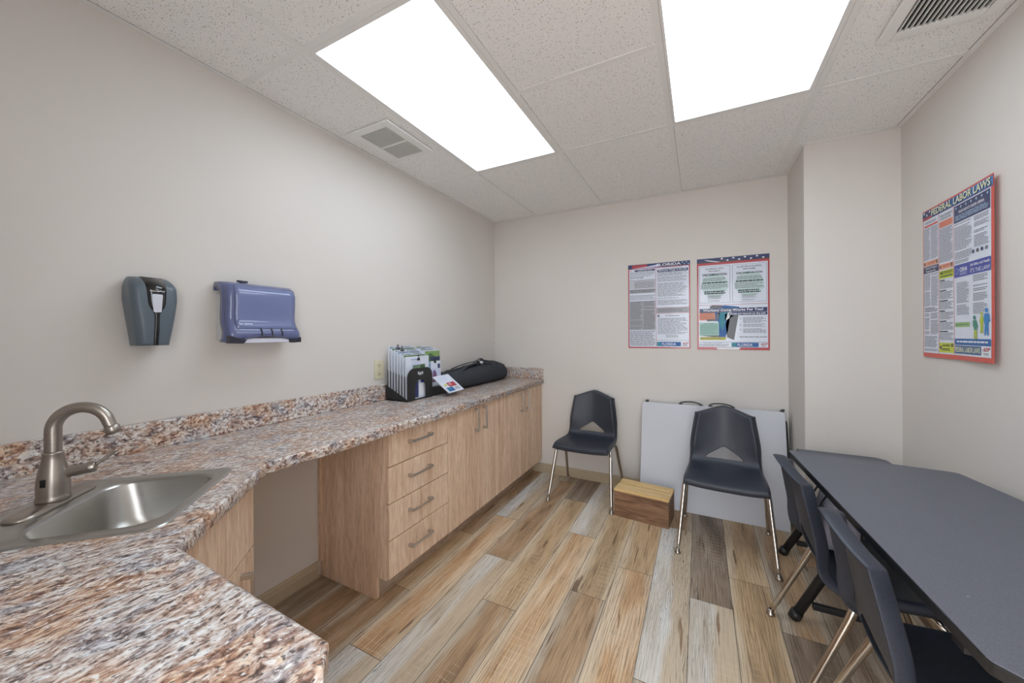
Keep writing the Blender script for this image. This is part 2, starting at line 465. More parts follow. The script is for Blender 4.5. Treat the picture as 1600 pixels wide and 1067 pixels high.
DX0, DX1, DZ = -0.40, 0.55, 2.05        # the doorway the camera looks in through
struct(B().box(XL - .12, YF - .12, 0, XL, YB + .12, 2.7).obj('wall_left', M_WALL))
struct(B().box(XL, YB, 0, XR, YB + .12, 2.7).obj('wall_back', M_WALL))
struct(B().box(XR, YF - .12, 0, XR + .12, YB + .12, 2.7).obj('wall_right', M_WALL))
b = B(); b.box(XL, YF - .12, 0, DX0, YF, 2.7).box(DX1, YF - .12, 0, XR, YF, 2.7).box(DX0, YF - .12, DZ, DX1, YF, 2.7)
struct(b.obj('wall_front', M_WALL))
struct(B().box(CHX, CHY, 0, XR, YB, ZC).obj('wall_chase', M_WALL))

LIGHTS = [(GX[0], GX[1]), (GX[2], GX[3])]
LY0, LY1 = 2.107 - 2 * TILE, 2.107
def make_ceiling():
    b = B(); z = ZC + .0012
    xs = [XL, GX[0], GX[1], GX[2], GX[3], XR]
    cuts = {0: [YF, .888, 2.107, YB], 1: [YF, .888], 2: [YF, .278, 1.498 - TILE * 0, 2.107, YB], 3: [YF, .888], 4: [YF, .888, 2.107, YB]}
    for i in range(5):
        ys = list(cuts[i])
        segs = list(zip(ys[:-1], ys[1:]))
        if i in (1, 3): segs.append((2.107, YB))
        for a, c in segs: b.box(xs[i] + (.0238 if i == 0 else .0135), a + (.0238 if a == YF else .0135), z, xs[i + 1] - (.0238 if i == 4 else .0105), c - (.0238 if c == YB else .0105), z + .015)  # tiles stop short so the dark deck shows as a made shadow line
    o = struct(b.obj('ceiling', M_TILE))
    struct(B().box(XL, YF, ZC + .12, XR, YB, ZC + .14).obj('ceiling_deck', M_GAP))
    g = B(); w = .012; zt = ZC - .001; zb = ZC + .005
    for x in GX: g.box(x - w, YF, zt, x + w, YB, zb)
    for i, ys in enumerate([[.888, 2.107], [.888, 2.107], [.278, 1.498, 2.107], [.888, 2.107], [.888, 2.107]]):
        for y in ys: g.box(xs[i] + (w if i else 0), y - w, zt, xs[i + 1] - (w if i < 4 else 0), y + w, zb)
    struct(g.obj('trim_1', M_GRID))
    a = B(); k = .022; t = ZC - .0025          # wall angle around the room
    a.box(XL, YF, t, XL + k, YB, t + .003); a.box(XL + k, YB - k, t, CHX - k, YB, t + .003); a.box(CHX - k, CHY - k, t, CHX, YB, t + .003)
    a.box(CHX, CHY - k, t, XR, CHY, t + .003); a.box(XR - k, YF, t, XR, CHY - k, t + .003); a.box(XL + k, YF, t, XR - k, YF + k, t + .003)
    struct(a.obj('trim_2', M_GRID))
make_ceiling()

def baseboard(name, p0, p1, n):
    """profiled skirting from p0 to p1 whose face looks along n"""
    prof = [(0.0, 0), (.014, 0), (.014, .052), (.011, .062), (.011, .068), (.006, .078), (0, .080)]
    p0, p1, n = Vector(p0), Vector(p1), Vector(n)
    b = B(); rows = [[q + n * d + Vector((0, 0, z)) for d, z in prof] for q in (p0, p1)]
    b.grid(rows)
    for f in b.bm.faces: f.smooth = False
    for q in (0, 1): b.bm.faces.new([b.bm.verts.new(v) for v in rows[q]])
    return struct(b.obj(name, M_BASEB))
baseboard('baseboard_left', (XL, .62, 0), (XL, 1.245, 0), (1, 0, 0))
baseboard('baseboard_back', (-1.385, YB, 0), (CHX, YB, 0), (0, -1, 0))
baseboard('baseboard_chase', (CHX, YB, 0), (CHX, CHY, 0), (-1, 0, 0))
baseboard('baseboard_chase_front', (CHX, CHY, 0), (XR, CHY, 0), (0, -1, 0))
baseboard('baseboard_right', (XR, CHY, 0), (XR, YF, 0), (-1, 0, 0))

# ------------------------------------------------------------------ ceiling lights and vents
def m_diffuser():
    t = NT('lit_diffuser'); v = t.coord((1, 1, 1))
    f = t.noise(v, 3.0, 2)
    t.base(C(240, 242, 245)); t.b.inputs['Emission Strength'].default_value = LSTR
    t.l(t.ramp(f, [(0.3, (0.77, .895, 1.0, 1)), (0.7, (.81, .92, 1.0, 1))]), t.b.inputs['Emission Color']); return t.m
LSTR = 4.4
M_DIFF = m_diffuser()
for i, (x0, x1) in enumerate(LIGHTS):
    r = thing('ceiling_light', ['lit white ceiling light panel nearer the left wall', 'lit white ceiling light panel nearer the right wall'][i], 'ceiling light', ((x0 + x1) / 2, (LY0 + LY1) / 2, ZC), group='recessed ceiling lights')
    f = B(); a, c = x0 + .013, x1 - .013; y0, y1 = LY0 + .013, LY1 - .013; w = .020
    for q in ((a, y0, a + w * .5, y1), (c - w, y0, c, y1), (a + w * .5, y0, c - w, y0 + w), (a + w * .5, y1 - w * .5, c - w, y1)):
        f.box(q[0], q[1], ZC - .001, q[2], q[3], ZC + .09)
    f.box(a, y0, ZC + .088, c, y1, ZC + .10)
    f.obj('light_frame', M_GRID, r)
    B().box(a + w * .5, y0 + w, ZC + .010, c - w, y1 - w * .5, ZC + .014).obj('diffuser', M_DIFF, r)

def vent(label, x0, y0, x1, y1, banks, n, along):
    r = thing('air_vent', label, 'vent', ((x0 + x1) / 2, (y0 + y1) / 2, ZC), group='ceiling vents')
    f = B(); z0, z1 = ZC - .012, ZC - .0025
    xs0 = min(q[0] for q in banks); xs1 = max(q[2] for q in banks); ys0 = min(q[1] for q in banks); ys1 = max(q[3] for q in banks)
    f.box(x0, y0, z0, xs0, y1, z1); f.box(xs1, y0, z0, x1, y1, z1); f.box(xs0, y0, z0, xs1, ys0, z1); f.box(xs0, ys1, z0, xs1, y1, z1)
    if len(banks) == 2: f.box(xs0, banks[0][3], z0, xs1, banks[1][1], z1)
    f.obj('frame', M_GRID, r, bevel=.003)
    B().box(xs0, ys0, ZC - .0032, xs1, ys1, ZC - .0025).obj('dark_opening', plain('vent_black', C(22, 23, 27), 0.8), r)
    for q in banks:
        lv = B()
        for k in range(n):
            x = q[0] + (q[2] - q[0]) * (k + .5) / n
            lv.box(x - .0030, q[1], z0, x + .0018, q[3], z1 - .002)
        lv.obj('louver_bank', plain('louver_grey', C(214, 213, 212), 0.4), r)
vent('square white vent grille with two louver banks above the left wall', -1.72, 1.362, -1.405, 1.725, [(-1.650, 1.405, -1.455, 1.548), (-1.650, 1.563, -1.455, 1.690)], 15, 'Y')
vent('white vent grille above the right wall, cut by the top of the photo', .600, 1.46, .915, 1.866, [(.640, 1.50, .872, 1.826)], 15, 'Y')
# ------------------------------------------------------------------ countertop with corner sink
R2 = math.sqrt(.5)
def tn(t, n, z=0): return Vector(((t - n) * R2, (-t - n) * R2, z))      # t along the sink's front edge, n towards the corner
SINK_HOLE = [tuple(tn(t, n)[:2]) for t, n in rrect(-1.338, .492, -.984, .842, .04)]
def counter():
    r = thing('countertop', 'speckled brown granite-look countertop running along left wall with an angled sink corner', 'countertop', (-1.5, 1.4, ZT))
    y1 = YB - .002
    outer = [(-.419, YF + .002), (-.419, .297), (-.448, .326), (-.905, .338), (-.935, .352), (-1.250, .690), (-1.252, .735), (-1.236, .95), (-1.240, 1.6), (-1.282, y1), (XL + .002, y1), (XL + .002, YF + .002)]
    outer = round_poly(outer, [0, .004, .004, .03, .03, .05, .05, .3, 1, 0, 0, 0], 4)
    b = B(); bm = b.bm; zt, zb = ZT, ZT - .040
    def loop(pts, z): 
        vs = [bm.verts.new((p[0], p[1], z)) for p in pts]
        return vs, [bm.edges.new((vs[i], vs[(i + 1) % len(vs)])) for i in range(len(vs))]
    r_ = .008
    def inset(pts, d):
        out = []; n = len(pts)
        for i in range(n):
            a, p, c = Vector(pts[i - 1]), Vector(pts[i]), Vector(pts[(i + 1) % n])
            e1 = (p - a).normalized(); e2 = (c - p).normalized()
            n1 = Vector((-e1.y, e1.x)); n2 = Vector((-e2.y, e2.x)); m = (n1 + n2)
            m = m / max(m.dot(n1), .3) if m.length > 1e-6 else n1
            out.append(tuple(p + m * d))
        return out
    rings = [(inset(outer, .007), zt), (inset(outer, .003), zt - .0015), (inset(outer, .0008), zt - .004), (outer, zt - .008), (outer, zb + .006), (inset(outer, .003), zb + .001), (inset(outer, .007), zb)]
    L = [loop(p, z) for p, z in rings]
    for i in range(len(L) - 1):
        for j in range(len(outer)):
            k = (j + 1) % len(outer)
            f = bm.faces.new((L[i][0][j], L[i + 1][0][j], L[i + 1][0][k], L[i][0][k])); f.smooth = True
    h1, e1 = loop(SINK_HOLE, zt); h2, e2 = loop(SINK_HOLE, zb)
    for j in range(len(h1)):
        k = (j + 1) % len(h1); bm.faces.new((h1[j], h1[k], h2[k], h2[j]))
    bmesh.ops.triangle_fill(bm, edges=L[0][1] + e1, use_beauty=True, use_dissolve=False)
    bmesh.ops.triangle_fill(bm, edges=L[-1][1] + e2, use_beauty=True, use_dissolve=False)
    b.obj('worktop', M_GRAN, r)
    s = B()
    s.box(XL + .002, YF + .022, ZT, XL + .021, y1, ZT + .100)
    s.obj('backsplash', M_GRAN, r, bevel=.003)
    B().box(XL + .021, y1 - .019, ZT, -1.284, y1, ZT + .100).obj('backsplash', M_GRAN, r, bevel=.003)
    B().box(XL + .002, YF + .002, ZT, -.419, YF + .021, ZT + .100).obj('backsplash', M_GRAN, r, bevel=.003)
counter()

def sink():
    c = tn(-1.161, .667, ZT)
    r = thing('sink', 'square stainless steel sink set into the countertop corner', 'sink', tuple(c))
    def ring(t0, n0, t1, n1, rad, z): return [tn(t, n, ZT + z) for t, n in rrect(t0, n0, t1, n1, rad, 8)]
    O = (-1.354, .474, -.968, .860)
    b = B()
    b.grid([ring(O[0], O[1], O[2], O[3], .035, .0003), ring(O[0] + .002, O[1] + .002, O[2] - .002, O[3] - .002, .034, .0035),
            ring(O[0] + .006, O[1] + .006, O[2] - .006, O[3] - .006, .031, .0045), ring(O[0] + .013, O[1] + .012, O[2] - .013, O[3] - .012, .026, .0030),
            ring(-1.322, .498, -1.000, .752, .062, .0028), ring(-1.319, .501, -1.003, .749, .060, .0015), ring(-1.315, .505, -1.007, .745, .058, -.004)], True)
    b.obj('rim', M_STEEL, r, smooth=True)
    b = B()
    b.grid([ring(-1.315, .505, -1.007, .745, .058, -.004), ring(-1.311, .509, -1.011, .739, .062, -.03), ring(-1.302, .517, -1.02, .728, .07, -.09), ring(-1.290, .528, -1.032, .714, .075, -.125),
            ring(-1.268, .548, -1.054, .692, .066, -.143), ring(-1.235, .575, -1.087, .665, .04, -.150), ring(-1.185, .60, -1.137, .648, .0239, -.153)], True, capb=True)
    b.obj('basin', M_STEEL, r, smooth=True)
    M = Matrix.Translation(tn(-1.161, .624, ZT - .1525))
    b = B(); b.lathe([(.042, 0), (.042, .002), (.036, .003), (.030, .0005), (.008, .0005), (.006, .004)], 28, M)
    b.obj('drain', M_CHROME, r, smooth=True)
sink()

def faucet():
    bx, by = -1.411, .283
    z = ZT + .0032
    r = thing('faucet', 'brushed nickel gooseneck faucet with a touchless sensor at the sink', 'faucet', (bx, by, z))
    D = Vector((R2, R2, 0)); T = Vector((R2, -R2, 0))
    M = Matrix.Translation((bx, by, z)) @ Matrix.Rotation(-PI / 4, 4, 'Z')
    b = B(); n = 10
    def oval(s, zz): return [M @ Vector((x, y, zz)) for x, y in rrect(-.108 + s, -.028 + s, .108 - s, .028 - s, .0279 - s, 8)]
    b.grid([oval(0, 0), oval(0, .004), oval(.004, .008), oval(.010, .010)], True, capa=True, capb=True)
    b.obj('base_plate', M_NICKEL, r, smooth=True)
    b = B(); M2 = Matrix.Translation((bx, by, z))
    b.lathe([(.029, .009), (.030, .014), (.0285, .019), (.028, .024), (.0285, .045), (.027, .065), (.0235, .085), (.0195, .105), (.0175, .120), (.0182, .122), (.0182, .125), (.0165, .127)], 32, M2)
    body = b.obj('body', M_NICKEL, r, smooth=True)
    cam = Vector((0.55, -0.25, 0)).normalized()
    b = B(); q = Vector((bx, by, z + .058)) + Vector((.70, -.71, 0)).normalized() * .0275
    b.box(-.0045, -.004, -.009, .0045, .0022, .009, Matrix.Translation(q) @ Matrix.Rotation(PI * .75 + PI / 2, 4, 'Z') @ Matrix.Rotation(.0, 4, 'X'))
    b.obj('sensor_window', plain('sensor_black', C(12, 12, 14), 0.15), r)
    b = B(); base = Vector((bx, by, z)); rr = .054; pts = [base + Vector((0, 0, .122)), base + Vector((0, 0, .150)), base + Vector((0, 0, .178))]
    for k in range(1, 11):
        a = PI * k / 10 * .93
        pts.append(base + D * (rr - rr * math.cos(a)) + Vector((0, 0, .178 + rr * math.sin(a))))
    e = pts[-1]; d = (pts[-1] - pts[-2]).normalized(); pts.append(e + d * .012)
    b.tube(pts, [.0150, .0150, .0148] + [.0144 - .0002 * k for k in range(1, 11)] + [.0122], 18, 3)
    b.obj('spout', M_NICKEL, r, smooth=True)
    b = B(); e2 = pts[-1]
    b.tube([e2 - d * .003, e2, e2 + d * .018, e2 + d * .019], [.0130, .0150, .0152, .0120], 20, smooth=False)
    b.obj('aerator', M_NICKEL, r)
    h = Vector((.46, .88, .12)).normalized(); s = base + Vector((0, 0, .068)) + h * .018
    b = B(); b.tube([s, s + h * .040, s + h * .042, s + h * .053, s + h * .055], [.0125, .0125, .0138, .0130, .008], 18, smooth=False)
    hd = b.obj('handle_hub', M_NICKEL, r, smooth=True, bevel=.001)
    l0 = s + h * .047; ld = (h * .8 + Vector((0, 0, .55))).normalized()
    b = B(); b.tube([l0, l0 + ld * .03, l0 + ld * .058], [.0045, .0038, .0042], 10)
    b.obj('lever', M_NICKEL, r, smooth=True)
faucet()

# ------------------------------------------------------------------ base cabinets
FX, TK = -1.300, .110        # face plane, toe-kick height
ZK = ZT - .0405              # underside of the worktop
def bar_pull(parent, p, d, out, length=.150, mat=None):
    p, d, out = Vector(p), Vector(d), Vector(out)
    b = B(); a, c = p - d * length / 2, p + d * length / 2
    s = d.cross(out)
    def brick(c0, hd, ho, hs):
        vs = [b.bm.verts.new(c0 + d * (i * hd) + out * (j * ho) + s * (k * hs)) for i, j, k in ((-1, -1, -1), (1, -1, -1), (1, 1, -1), (-1, 1, -1), (-1, -1, 1), (1, -1, 1), (1, 1, 1), (-1, 1, 1))]
        for q in ((3, 2, 1, 0), (4, 5, 6, 7), (0, 1, 5, 4), (1, 2, 6, 5), (2, 3, 7, 6), (3, 0, 4, 7)): b.bm.faces.new([vs[i] for i in q])
    brick(p + out * .029, length / 2, .0035, .0055)
    for e in (a + d * .008, c - d * .008): brick(e + out * .0135, .0075, .0145, .007)
    return b.obj('handle', M_HANDLE, parent, bevel=.0012)
def carcass(r, y0, y1, end=False):
    b = B(); xb = XL + .004; x1 = FX - .019
    b.box(xb, y0, TK, x1, y0 + .016, ZK); b.box(xb, y1 - .016, TK, x1, y1, ZK)
    b.box(xb, y0 + .016, TK, x1, y1 - .016, TK + .016); b.box(xb, y0 + .016, TK + .016, xb + .006, y1 - .016, ZK); b.box(xb + .006, y0 + .016, ZK - .016, x1, y1 - .016, ZK)
    b.obj('carcass', M_OAK, r)
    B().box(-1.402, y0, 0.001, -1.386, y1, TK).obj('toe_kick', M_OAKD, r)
GAP = .0022
# drawer unit with its finished end panel
Y0, Y1, Y2, Y3 = 1.258, 1.712, 2.388, 3.062
r = thing('drawer_cabinet', 'light oak base cabinet with four stacked drawers', 'cabinet', (-1.55, 1.48, 0), group='light oak base cabinets')
carcass(r, Y0 + .020, Y1)
b = B(); b.prism([(XL + .004, .0005), (-1.386, .0005), (-1.386, TK), (FX - .019, TK), (FX - .019, ZK), (XL + .004, ZK)], Y0, Y0 + .0195, axis='Y')
b.obj('end_panel', M_OAK, r)
B().box(XL + .004, Y0 - .012, .081, XL + .022, Y0, ZK).obj('scribe_strip', M_OAK, r)
for z0, z1 in ((.645, ZK - .004), (.471, .645), (.298, .471), (TK + .006, .298)):
    d = B().box(FX - .018, Y0 + .002, z0 + GAP, FX, Y1 - GAP, z1 - GAP).obj('drawer', M_OAK, r, bevel=.001)
    zc = (z0 + z1) / 2 + .010
    bar_pull(d, (FX, (Y0 + Y1) / 2 - .018, zc), (0, 1, 0), (1, 0, 0), .165)
for k, (a, c) in enumerate(((Y1, Y2), (Y2, Y3))):
    r = thing('double_door_cabinet', ['light oak two-door base cabinet beside the drawer unit', 'light oak two-door base cabinet against the back wall'][k], 'cabinet', (-1.55, (a + c) / 2, 0), group='light oak base cabinets')
    carcass(r, a, c)
    m = (a + c) / 2
    for s, (p, q) in enumerate(((a, m), (m, c))):
        d = B().box(FX - .018, p + GAP, TK + .006, FX, q - GAP, ZK - .004).obj('door', M_OAK, r, bevel=.001)
        y = q - .050 if s == 0 else p + .050
        bar_pull(d, (FX, y, .715), (0, 0, 1), (1, 0, 0), .150)
    if k == 1:
        B().box(FX - .018, c + GAP, TK + .006, FX - .002, YB - .004, ZK - .004).obj('filler_strip', M_OAK, r)
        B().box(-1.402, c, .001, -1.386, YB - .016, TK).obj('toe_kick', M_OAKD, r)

# corner unit under the sink, face at 45 degrees
def corner_unit():
    r = thing('corner_sink_cabinet', 'light oak corner cabinet with angled front under the sink', 'cabinet', (-1.3, .35, 0), group='light oak base cabinets')
    A, Bp = Vector((-1.277, .664, 0)), Vector((-.970, .335, 0))
    d = (Bp - A).normalized(); out = Vector((-d.y, d.x, 0)); 
    if out.x < 0: out = -out
    L = (Bp - A).length
    def slab(s0, s1, z0, z1, t0, t1):
        b = B(); P = [A + d * s0 + out * t0, A + d * s1 + out * t0, A + d * s1 + out * t1, A + d * s0 + out * t1]
        return b.prism([(p.x, p.y) for p in P], z0, z1)
    b = B(); b.box(XL + .004, .642, .0005, -1.293, .658, ZK)
    b.obj('side_panel', M_OAK, r)
    b = slab(.0, L, TK, TK + .016, -.034, -.018); b.obj('carcass_rail', M_OAK, r)
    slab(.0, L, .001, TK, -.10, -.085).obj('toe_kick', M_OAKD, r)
    slab(.0, L, .600, ZK - .002, -.018, 0).obj('false_front', M_OAK, r, bevel=.001)
    slab(0, L, .594, .5975, -.020, -.004).obj('reveal_strip', plain('pale_edge', C(206, 190, 168), .5), r)
    slab(0, .052, .001, .592, -.018, 0).obj('stile', M_OAK, r, bevel=.001)
    dr = slab(.054, L, TK, .592, -.018, 0).obj('door', M_OAK, r, bevel=.001)
    bar_pull(dr, A + d * .092 + Vector((0, 0, .485)), (0, 0, 1), out, .150)
corner_unit()
def return_unit():
    r = thing('return_cabinet', 'light oak base cabinet below the nearest countertop wing', 'cabinet', (-.7, 0, 0), group='light oak base cabinets')
    b = B(); b.box(-.945, YF + .004, TK, -.46, .285, TK + .016); b.box(-.476, YF + .004, .001, -.46, .285, ZK); b.box(-.945, YF + .004, TK + .016, -.929, .285, ZK)
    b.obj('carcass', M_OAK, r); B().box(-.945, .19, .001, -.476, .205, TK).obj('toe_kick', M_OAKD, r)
    dd = B().box(-.943, .286, TK + .006, -.462, .304, ZK - .004).obj('door', M_OAK, r, bevel=.001)
    bar_pull(dd, (-.52, .304, .70), (0, 0, 1), (0, 1, 0), .150)
return_unit()

# ------------------------------------------------------------------ things on the left wall
def soap():
    r = thing('soap_dispenser', 'grey and black soap dispenser with a small white sight window', 'soap dispenser', (XL, .58, 1.24))
    M_CASE = plain('dispenser_grey', C(92, 104, 114), .35, nscale=600, namp=.06); M_GLOSS = plain('gloss_black', C(20, 21, 25), .12, coat=.5)
    yc = .571
    def sec(z, hw, dep, rad): return [Vector((XL + .002 + x, yc + y, z)) for y, x in rrect(-hw, 0, hw, dep, rad, 6)]
    def prof(z):
        t = (z - 1.236) / .240
        hw = .044 + .020 * min(1, t * 1.5); dep = .098 + .012 * math.sin(PI * min(1, t))
        if t > .82: k = (t - .82) / .18; dep -= .040 * k * k; hw -= .012 * k * k
        return hw, dep
    b = B(); rows = []
    for k in range(25):
        z = 1.236 + .240 * k / 24; hw, dep = prof(z); rows.append(sec(z, hw, dep, min(.028, hw * .6)))
    b.grid(rows, True, capa=True, capb=True); b.obj('casing', M_CASE, r, smooth=False)
    # black centre band, narrow below and wide above
    def hwid(t):
        if t < .42: return .0065
        if t < .62: return .0065 + (.024 - .0065) * (.5 - .5 * math.cos(PI * (t - .42) / .2))
        return .024 + .006 * (t - .62) / .38
    b = B(); rows = []
    for k in range(37):
        t = k / 36; z = 1.236 + .2415 * t; hw, dep = prof(min(z, 1.476)); h = hwid(t)
        rows.append([Vector((XL + .002 + dep + o, yc + h * q, z)) for q, o in ((-1, -.003), (-.96, .0016), (0, .0022), (.96, .0016), (1, -.003))])
    b.grid(rows); b.obj('centre_band', M_GLOSS, r)
    b = B(); x = XL + .002 + .111
    b.prism(round_poly([(yc - .0145, 1.415), (yc + .0145, 1.415), (yc + .0105, 1.352), (yc - .0105, 1.352)], .005), x - .004, x + .0022, axis='X')
    b.obj('sight_window', plain('window_white', C(206, 210, 222), .3), r)
    s = Sheet((x + .0005, yc - .020, 1.4285), (0, 1, 0), (0, 0, -1), (1, 0, 0), .040, .0065, .0022)
    s.text('ScoupPur', 0, 0, 1, 1, plain('print_white', C(235, 235, 238), .5), 1, .02); s.obj('lettering', r)
soap()

def towel():
    r = thing('paper_towel_dispenser', 'smoky blue translucent paper towel dispenser on the left wall', 'towel dispenser', (XL, .93, 1.24))
    MB = plain('smoky_blue', C(98, 106, 146), .22, nscale=5, namp=.03, coat=.4); MD = plain('dispenser_dark', C(44, 44, 58), .3); MW = plain('dispenser_white', C(206, 207, 208), .5)
    ya, yb = .787, 1.078; x0 = XL + .001
    b = B()           # pale back housing
    b.prism([(x0, 1.252), (x0 + .070, 1.240), (x0 + .076, 1.300), (x0 + .062, 1.380), (x0 + .046, 1.445), (x0, 1.447)], ya + .008, yb - .008, axis='Y')
    b.obj('back_housing', MW, r, bevel=.004)
    # cover: a swept front, bulging above and scooped towards its lip
    prof = [(.004, 1.458), (.004, 1.482), (.030, 1.492), (.070, 1.490), (.094, 1.476), (.104, 1.450), (.104, 1.410), (.101, 1.370), (.100, 1.340), (.106, 1.316), (.118, 1.298), (.128, 1.280), (.128, 1.262), (.120, 1.243)]
    N = 26; b = B(); rows = []
    for d, z in prof:
        row = []
        for k in range(N + 1):
            q = -1 + 2 * k / N; e = abs(q) ** 14
            fl = max(0, (1.33 - z)) * .10          # flares to the sides near the lip
            y = (ya + yb) / 2 + q * ((yb - ya) / 2 + fl)
            lip = 0
            if z < 1.25: lip = .022 * max(0, math.cos(q * PI / 2 * 1.25)) if abs(q) < .8 else 0
            if 1.25 <= z < 1.27: lip = .011 * max(0, math.cos(q * PI / 2 * 1.25)) if abs(q) < .8 else 0
            row.append(Vector((x0 + d - e * min(.022, d * .5), y, z + lip)))
        rows.append(row)
    b.grid(rows)
    for s in (0, N):  # cheeks
        edge = [rw[s] for rw in rows]; inner = [Vector((max(x0 + .003, p.x - (.10 if p.z > 1.455 else .030)), p.y, p.z)) for p in edge]
        b.grid([edge, inner])
    cover = b.obj('cover', MB, r, smooth=True, solid=.003)
    # raised window panel on the cover
    b = B(); rows = []
    for d, z in prof[4:11]:
        rows.append([Vector((x0 + d + .0035, (ya + .026) + (yb - ya - .046) * k / 12, z)) for k in range(13)])
    b.grid(rows); b.obj('window_panel', plain('smoky_blue_window', C(112, 122, 164), .18, coat=.5), r, smooth=True, solid=.003)
    for y in (.905, .948, .990):
        b = B(); b.tube([(x0 + .121, y, 1.300), (x0 + .1305, y, 1.281), (x0 + .131, y, 1.266)], .0030, 8); b.obj('grip_slot', MD, r, smooth=True)
    b = B(); b.prism([(ya - .004, 1.238), (ya + .046, 1.236), (ya + .058, 1.250), (ya + .014, 1.264), (ya - .006, 1.270)], x0 + .1, x0 + .1325, axis='X'); b.obj('corner_foot', MD, r, bevel=.002)
    b = B(); b.prism([(yb - .002, 1.238), (yb - .040, 1.236), (yb - .050, 1.248), (yb - .012, 1.258), (yb - .002, 1.262)], x0 + .1, x0 + .1325, axis='X'); b.obj('corner_foot', MD, r, bevel=.002)
    B().box(x0 + .03, ya + .05, 1.238, x0 + .118, yb - .05, 1.258).obj('paper_towel', plain('towel_white', C(214, 216, 232), .8), r, bevel=.003)
    b = B(); b.tube([(x0 + .055, .866, 1.488), (x0 + .055, .866, 1.498)], .011, 14, smooth=False); b.tube([(x0 + .055, .846, 1.500), (x0 + .055, .886, 1.500)], .0045, 8, smooth=False)
    b.obj('lock', plain('lock_dark', C(40, 46, 66), .3), r, smooth=True)
    s = Sheet((x0 + .1165, ya + .034, 1.322), (0, 1, 0), (.38, 0, -.92), (.92, 0, .38), .052, .012, .002)
    s.text('San Jamar', 0, 0, 1, 1, plain('print_pale', C(206, 216, 236), .4), 1, .01); s.obj('lettering', r)
towel()

def outlet():
    r = thing('wall_outlet', 'ivory wall outlet on the left wall above the backsplash', 'outlet', (XL, 1.662, 1.05))
    MI = plain('ivory', C(214, 207, 178), .4); MK = plain('slot_dark', C(60, 54, 46), .6)
    B().box(XL + .0005, 1.625, .993, XL + .0065, 1.699, 1.109).obj('cover_plate', MI, r, bevel=.002)
    for z in (1.024, 1.077):
        b = B(); b.prism(rrect(1.647, z - .014, 1.677, z + .014, .012), XL + .0065, XL + .0085, axis='X'); s = b.obj('receptacle', plain('ivory_face', C(204, 196, 166), .4), r, bevel=.0008)
        b = B(); b.box(XL + .0085, 1.6545, z - .002, XL + .0088, 1.657, z + .007).box(XL + .0085, 1.667, z - .002, XL + .0088, 1.669, z + .006).box(XL + .0085, 1.660, z - .010, XL + .0088, 1.6635, z - .0065)
        b.obj('slot', MK, s)
    b = B(); b.tube([(XL + .0065, 1.662, 1.0505), (XL + .0078, 1.662, 1.0505)], .0035, 12, smooth=False); b.obj('screw', plain('screw_metal', C(170, 160, 140), .35, 1.0), r)
outlet()
# ------------------------------------------------------------------ literature on the counter
INK = plain('ink_grey', C(120, 122, 130), .7); INKD = plain('ink_dark', C(52, 54, 62), .7); NAVY = plain('ink_navy', C(34, 48, 98), .45); WHT = plain('ink_white', C(232, 235, 242), .45)
GRN = plain('ink_green', C(128, 158, 96), .5); GRND = plain('ink_leaf', C(70, 104, 66), .5); BLU = plain('ink_blue', C(42, 100, 166), .45); REDP = plain('ink_red', C(170, 58, 66), .45); SKYB = plain('ink_pale_blue', C(168, 196, 222), .5)
TEAL = plain('ink_teal', C(60, 140, 160), .5); LIL = plain('ink_lilac', C(196, 204, 232), .5); YEL = plain('ink_yellow', C(206, 202, 92), .5); ORA = plain('ink_salmon', C(222, 160, 134), .5); MINT = plain('ink_mint', C(168, 206, 196), .5); GRYP = plain('ink_grey_panel', C(166, 168, 176), .6); LIME = plain('ink_lime', C(196, 206, 70), .5); PALE = plain('print_white_paper', C(214, 221, 236), .3)
REDF = plain('poster_red', C(176, 58, 66), .35); REDO = plain('poster_orange_red', C(206, 86, 74), .4); CHAR = plain('ink_charcoal', C(62, 62, 70), .4); BLUD = plain('ink_deep_blue', C(58, 70, 158), .4)

def organizer():
    r = thing('file_organizer', 'black stepped literature organizer with an arched front on the countertop', 'file organizer', (-1.68, 1.81, ZT))
    z = ZT + .0005; y0, y1 = 1.692, 1.924
    xf, xb = -1.590, -1.770
    b = B(); b.box(xb, y0, z, xf, y1, z + .006); b.obj('base', M_BLACK, r)
    # front: arch with an arched opening
    out = [(y0, z), (y0, z + .145)] + [((y0 + .058) - .058 * math.cos(a), z + .145 + .056 * math.sin(a)) for a in [PI / 2 * k / 8 for k in range(1, 9)]] + [((y1 - .058) + .058 * math.cos(a), z + .145 + .056 * math.sin(a)) for a in [PI / 2 * (1 - k / 8) for k in range(9)]] + [(y1, z)]
    ca, cb = y0 + .066, y1 - .066; mid = (ca + cb) / 2; hw = (cb - ca) / 2
    inn = [(cb, z)] + [(mid + hw * math.cos(a), z + .075 + hw * 1.05 * math.sin(a)) for a in [PI * k / 12 for k in range(13)]] + [(ca, z)]
    b = B(); pts = out + inn[0:1] + inn[1:]
    b.prism(pts, xf, xf + .004, axis='X'); b.obj('front_panel', M_BLACK, r)
    for y in (y0, y1 - .003):
        b = B(); b.prism([(xb, z), (xf, z), (xf, z + .012), (xb, z + .095)], y, y + .003, axis='Y'); b.obj('side_panel', M_BLACK, r)
    for k in range(7):
        x = xf - .0235 - k * .0235
        b = B(); b.prism([(y0 + .003, z + .006), (y1 - .003, z + .006), (y1 - .003, z + .15 + .006 * k), (y1 - .03, z + .18 + .006 * k), (y0 + .03, z + .18 + .006 * k), (y0 + .003, z + .15 + .006 * k)], x - .0012, x, axis='X'); b.obj('divider', M_BLACK, r)
    s = Sheet((xf + .004, mid - .024, z + .178), (0, 1, 0), (0, 0, -1), (1, 0, 0), .048, .022, .0006)
    s.text('Find It!', 0, 0, 1, .8, WHT, 1, .03); s.rect(.2, .88, .75, .98, WHT, 1); s.obj('lettering', r)
organizer()

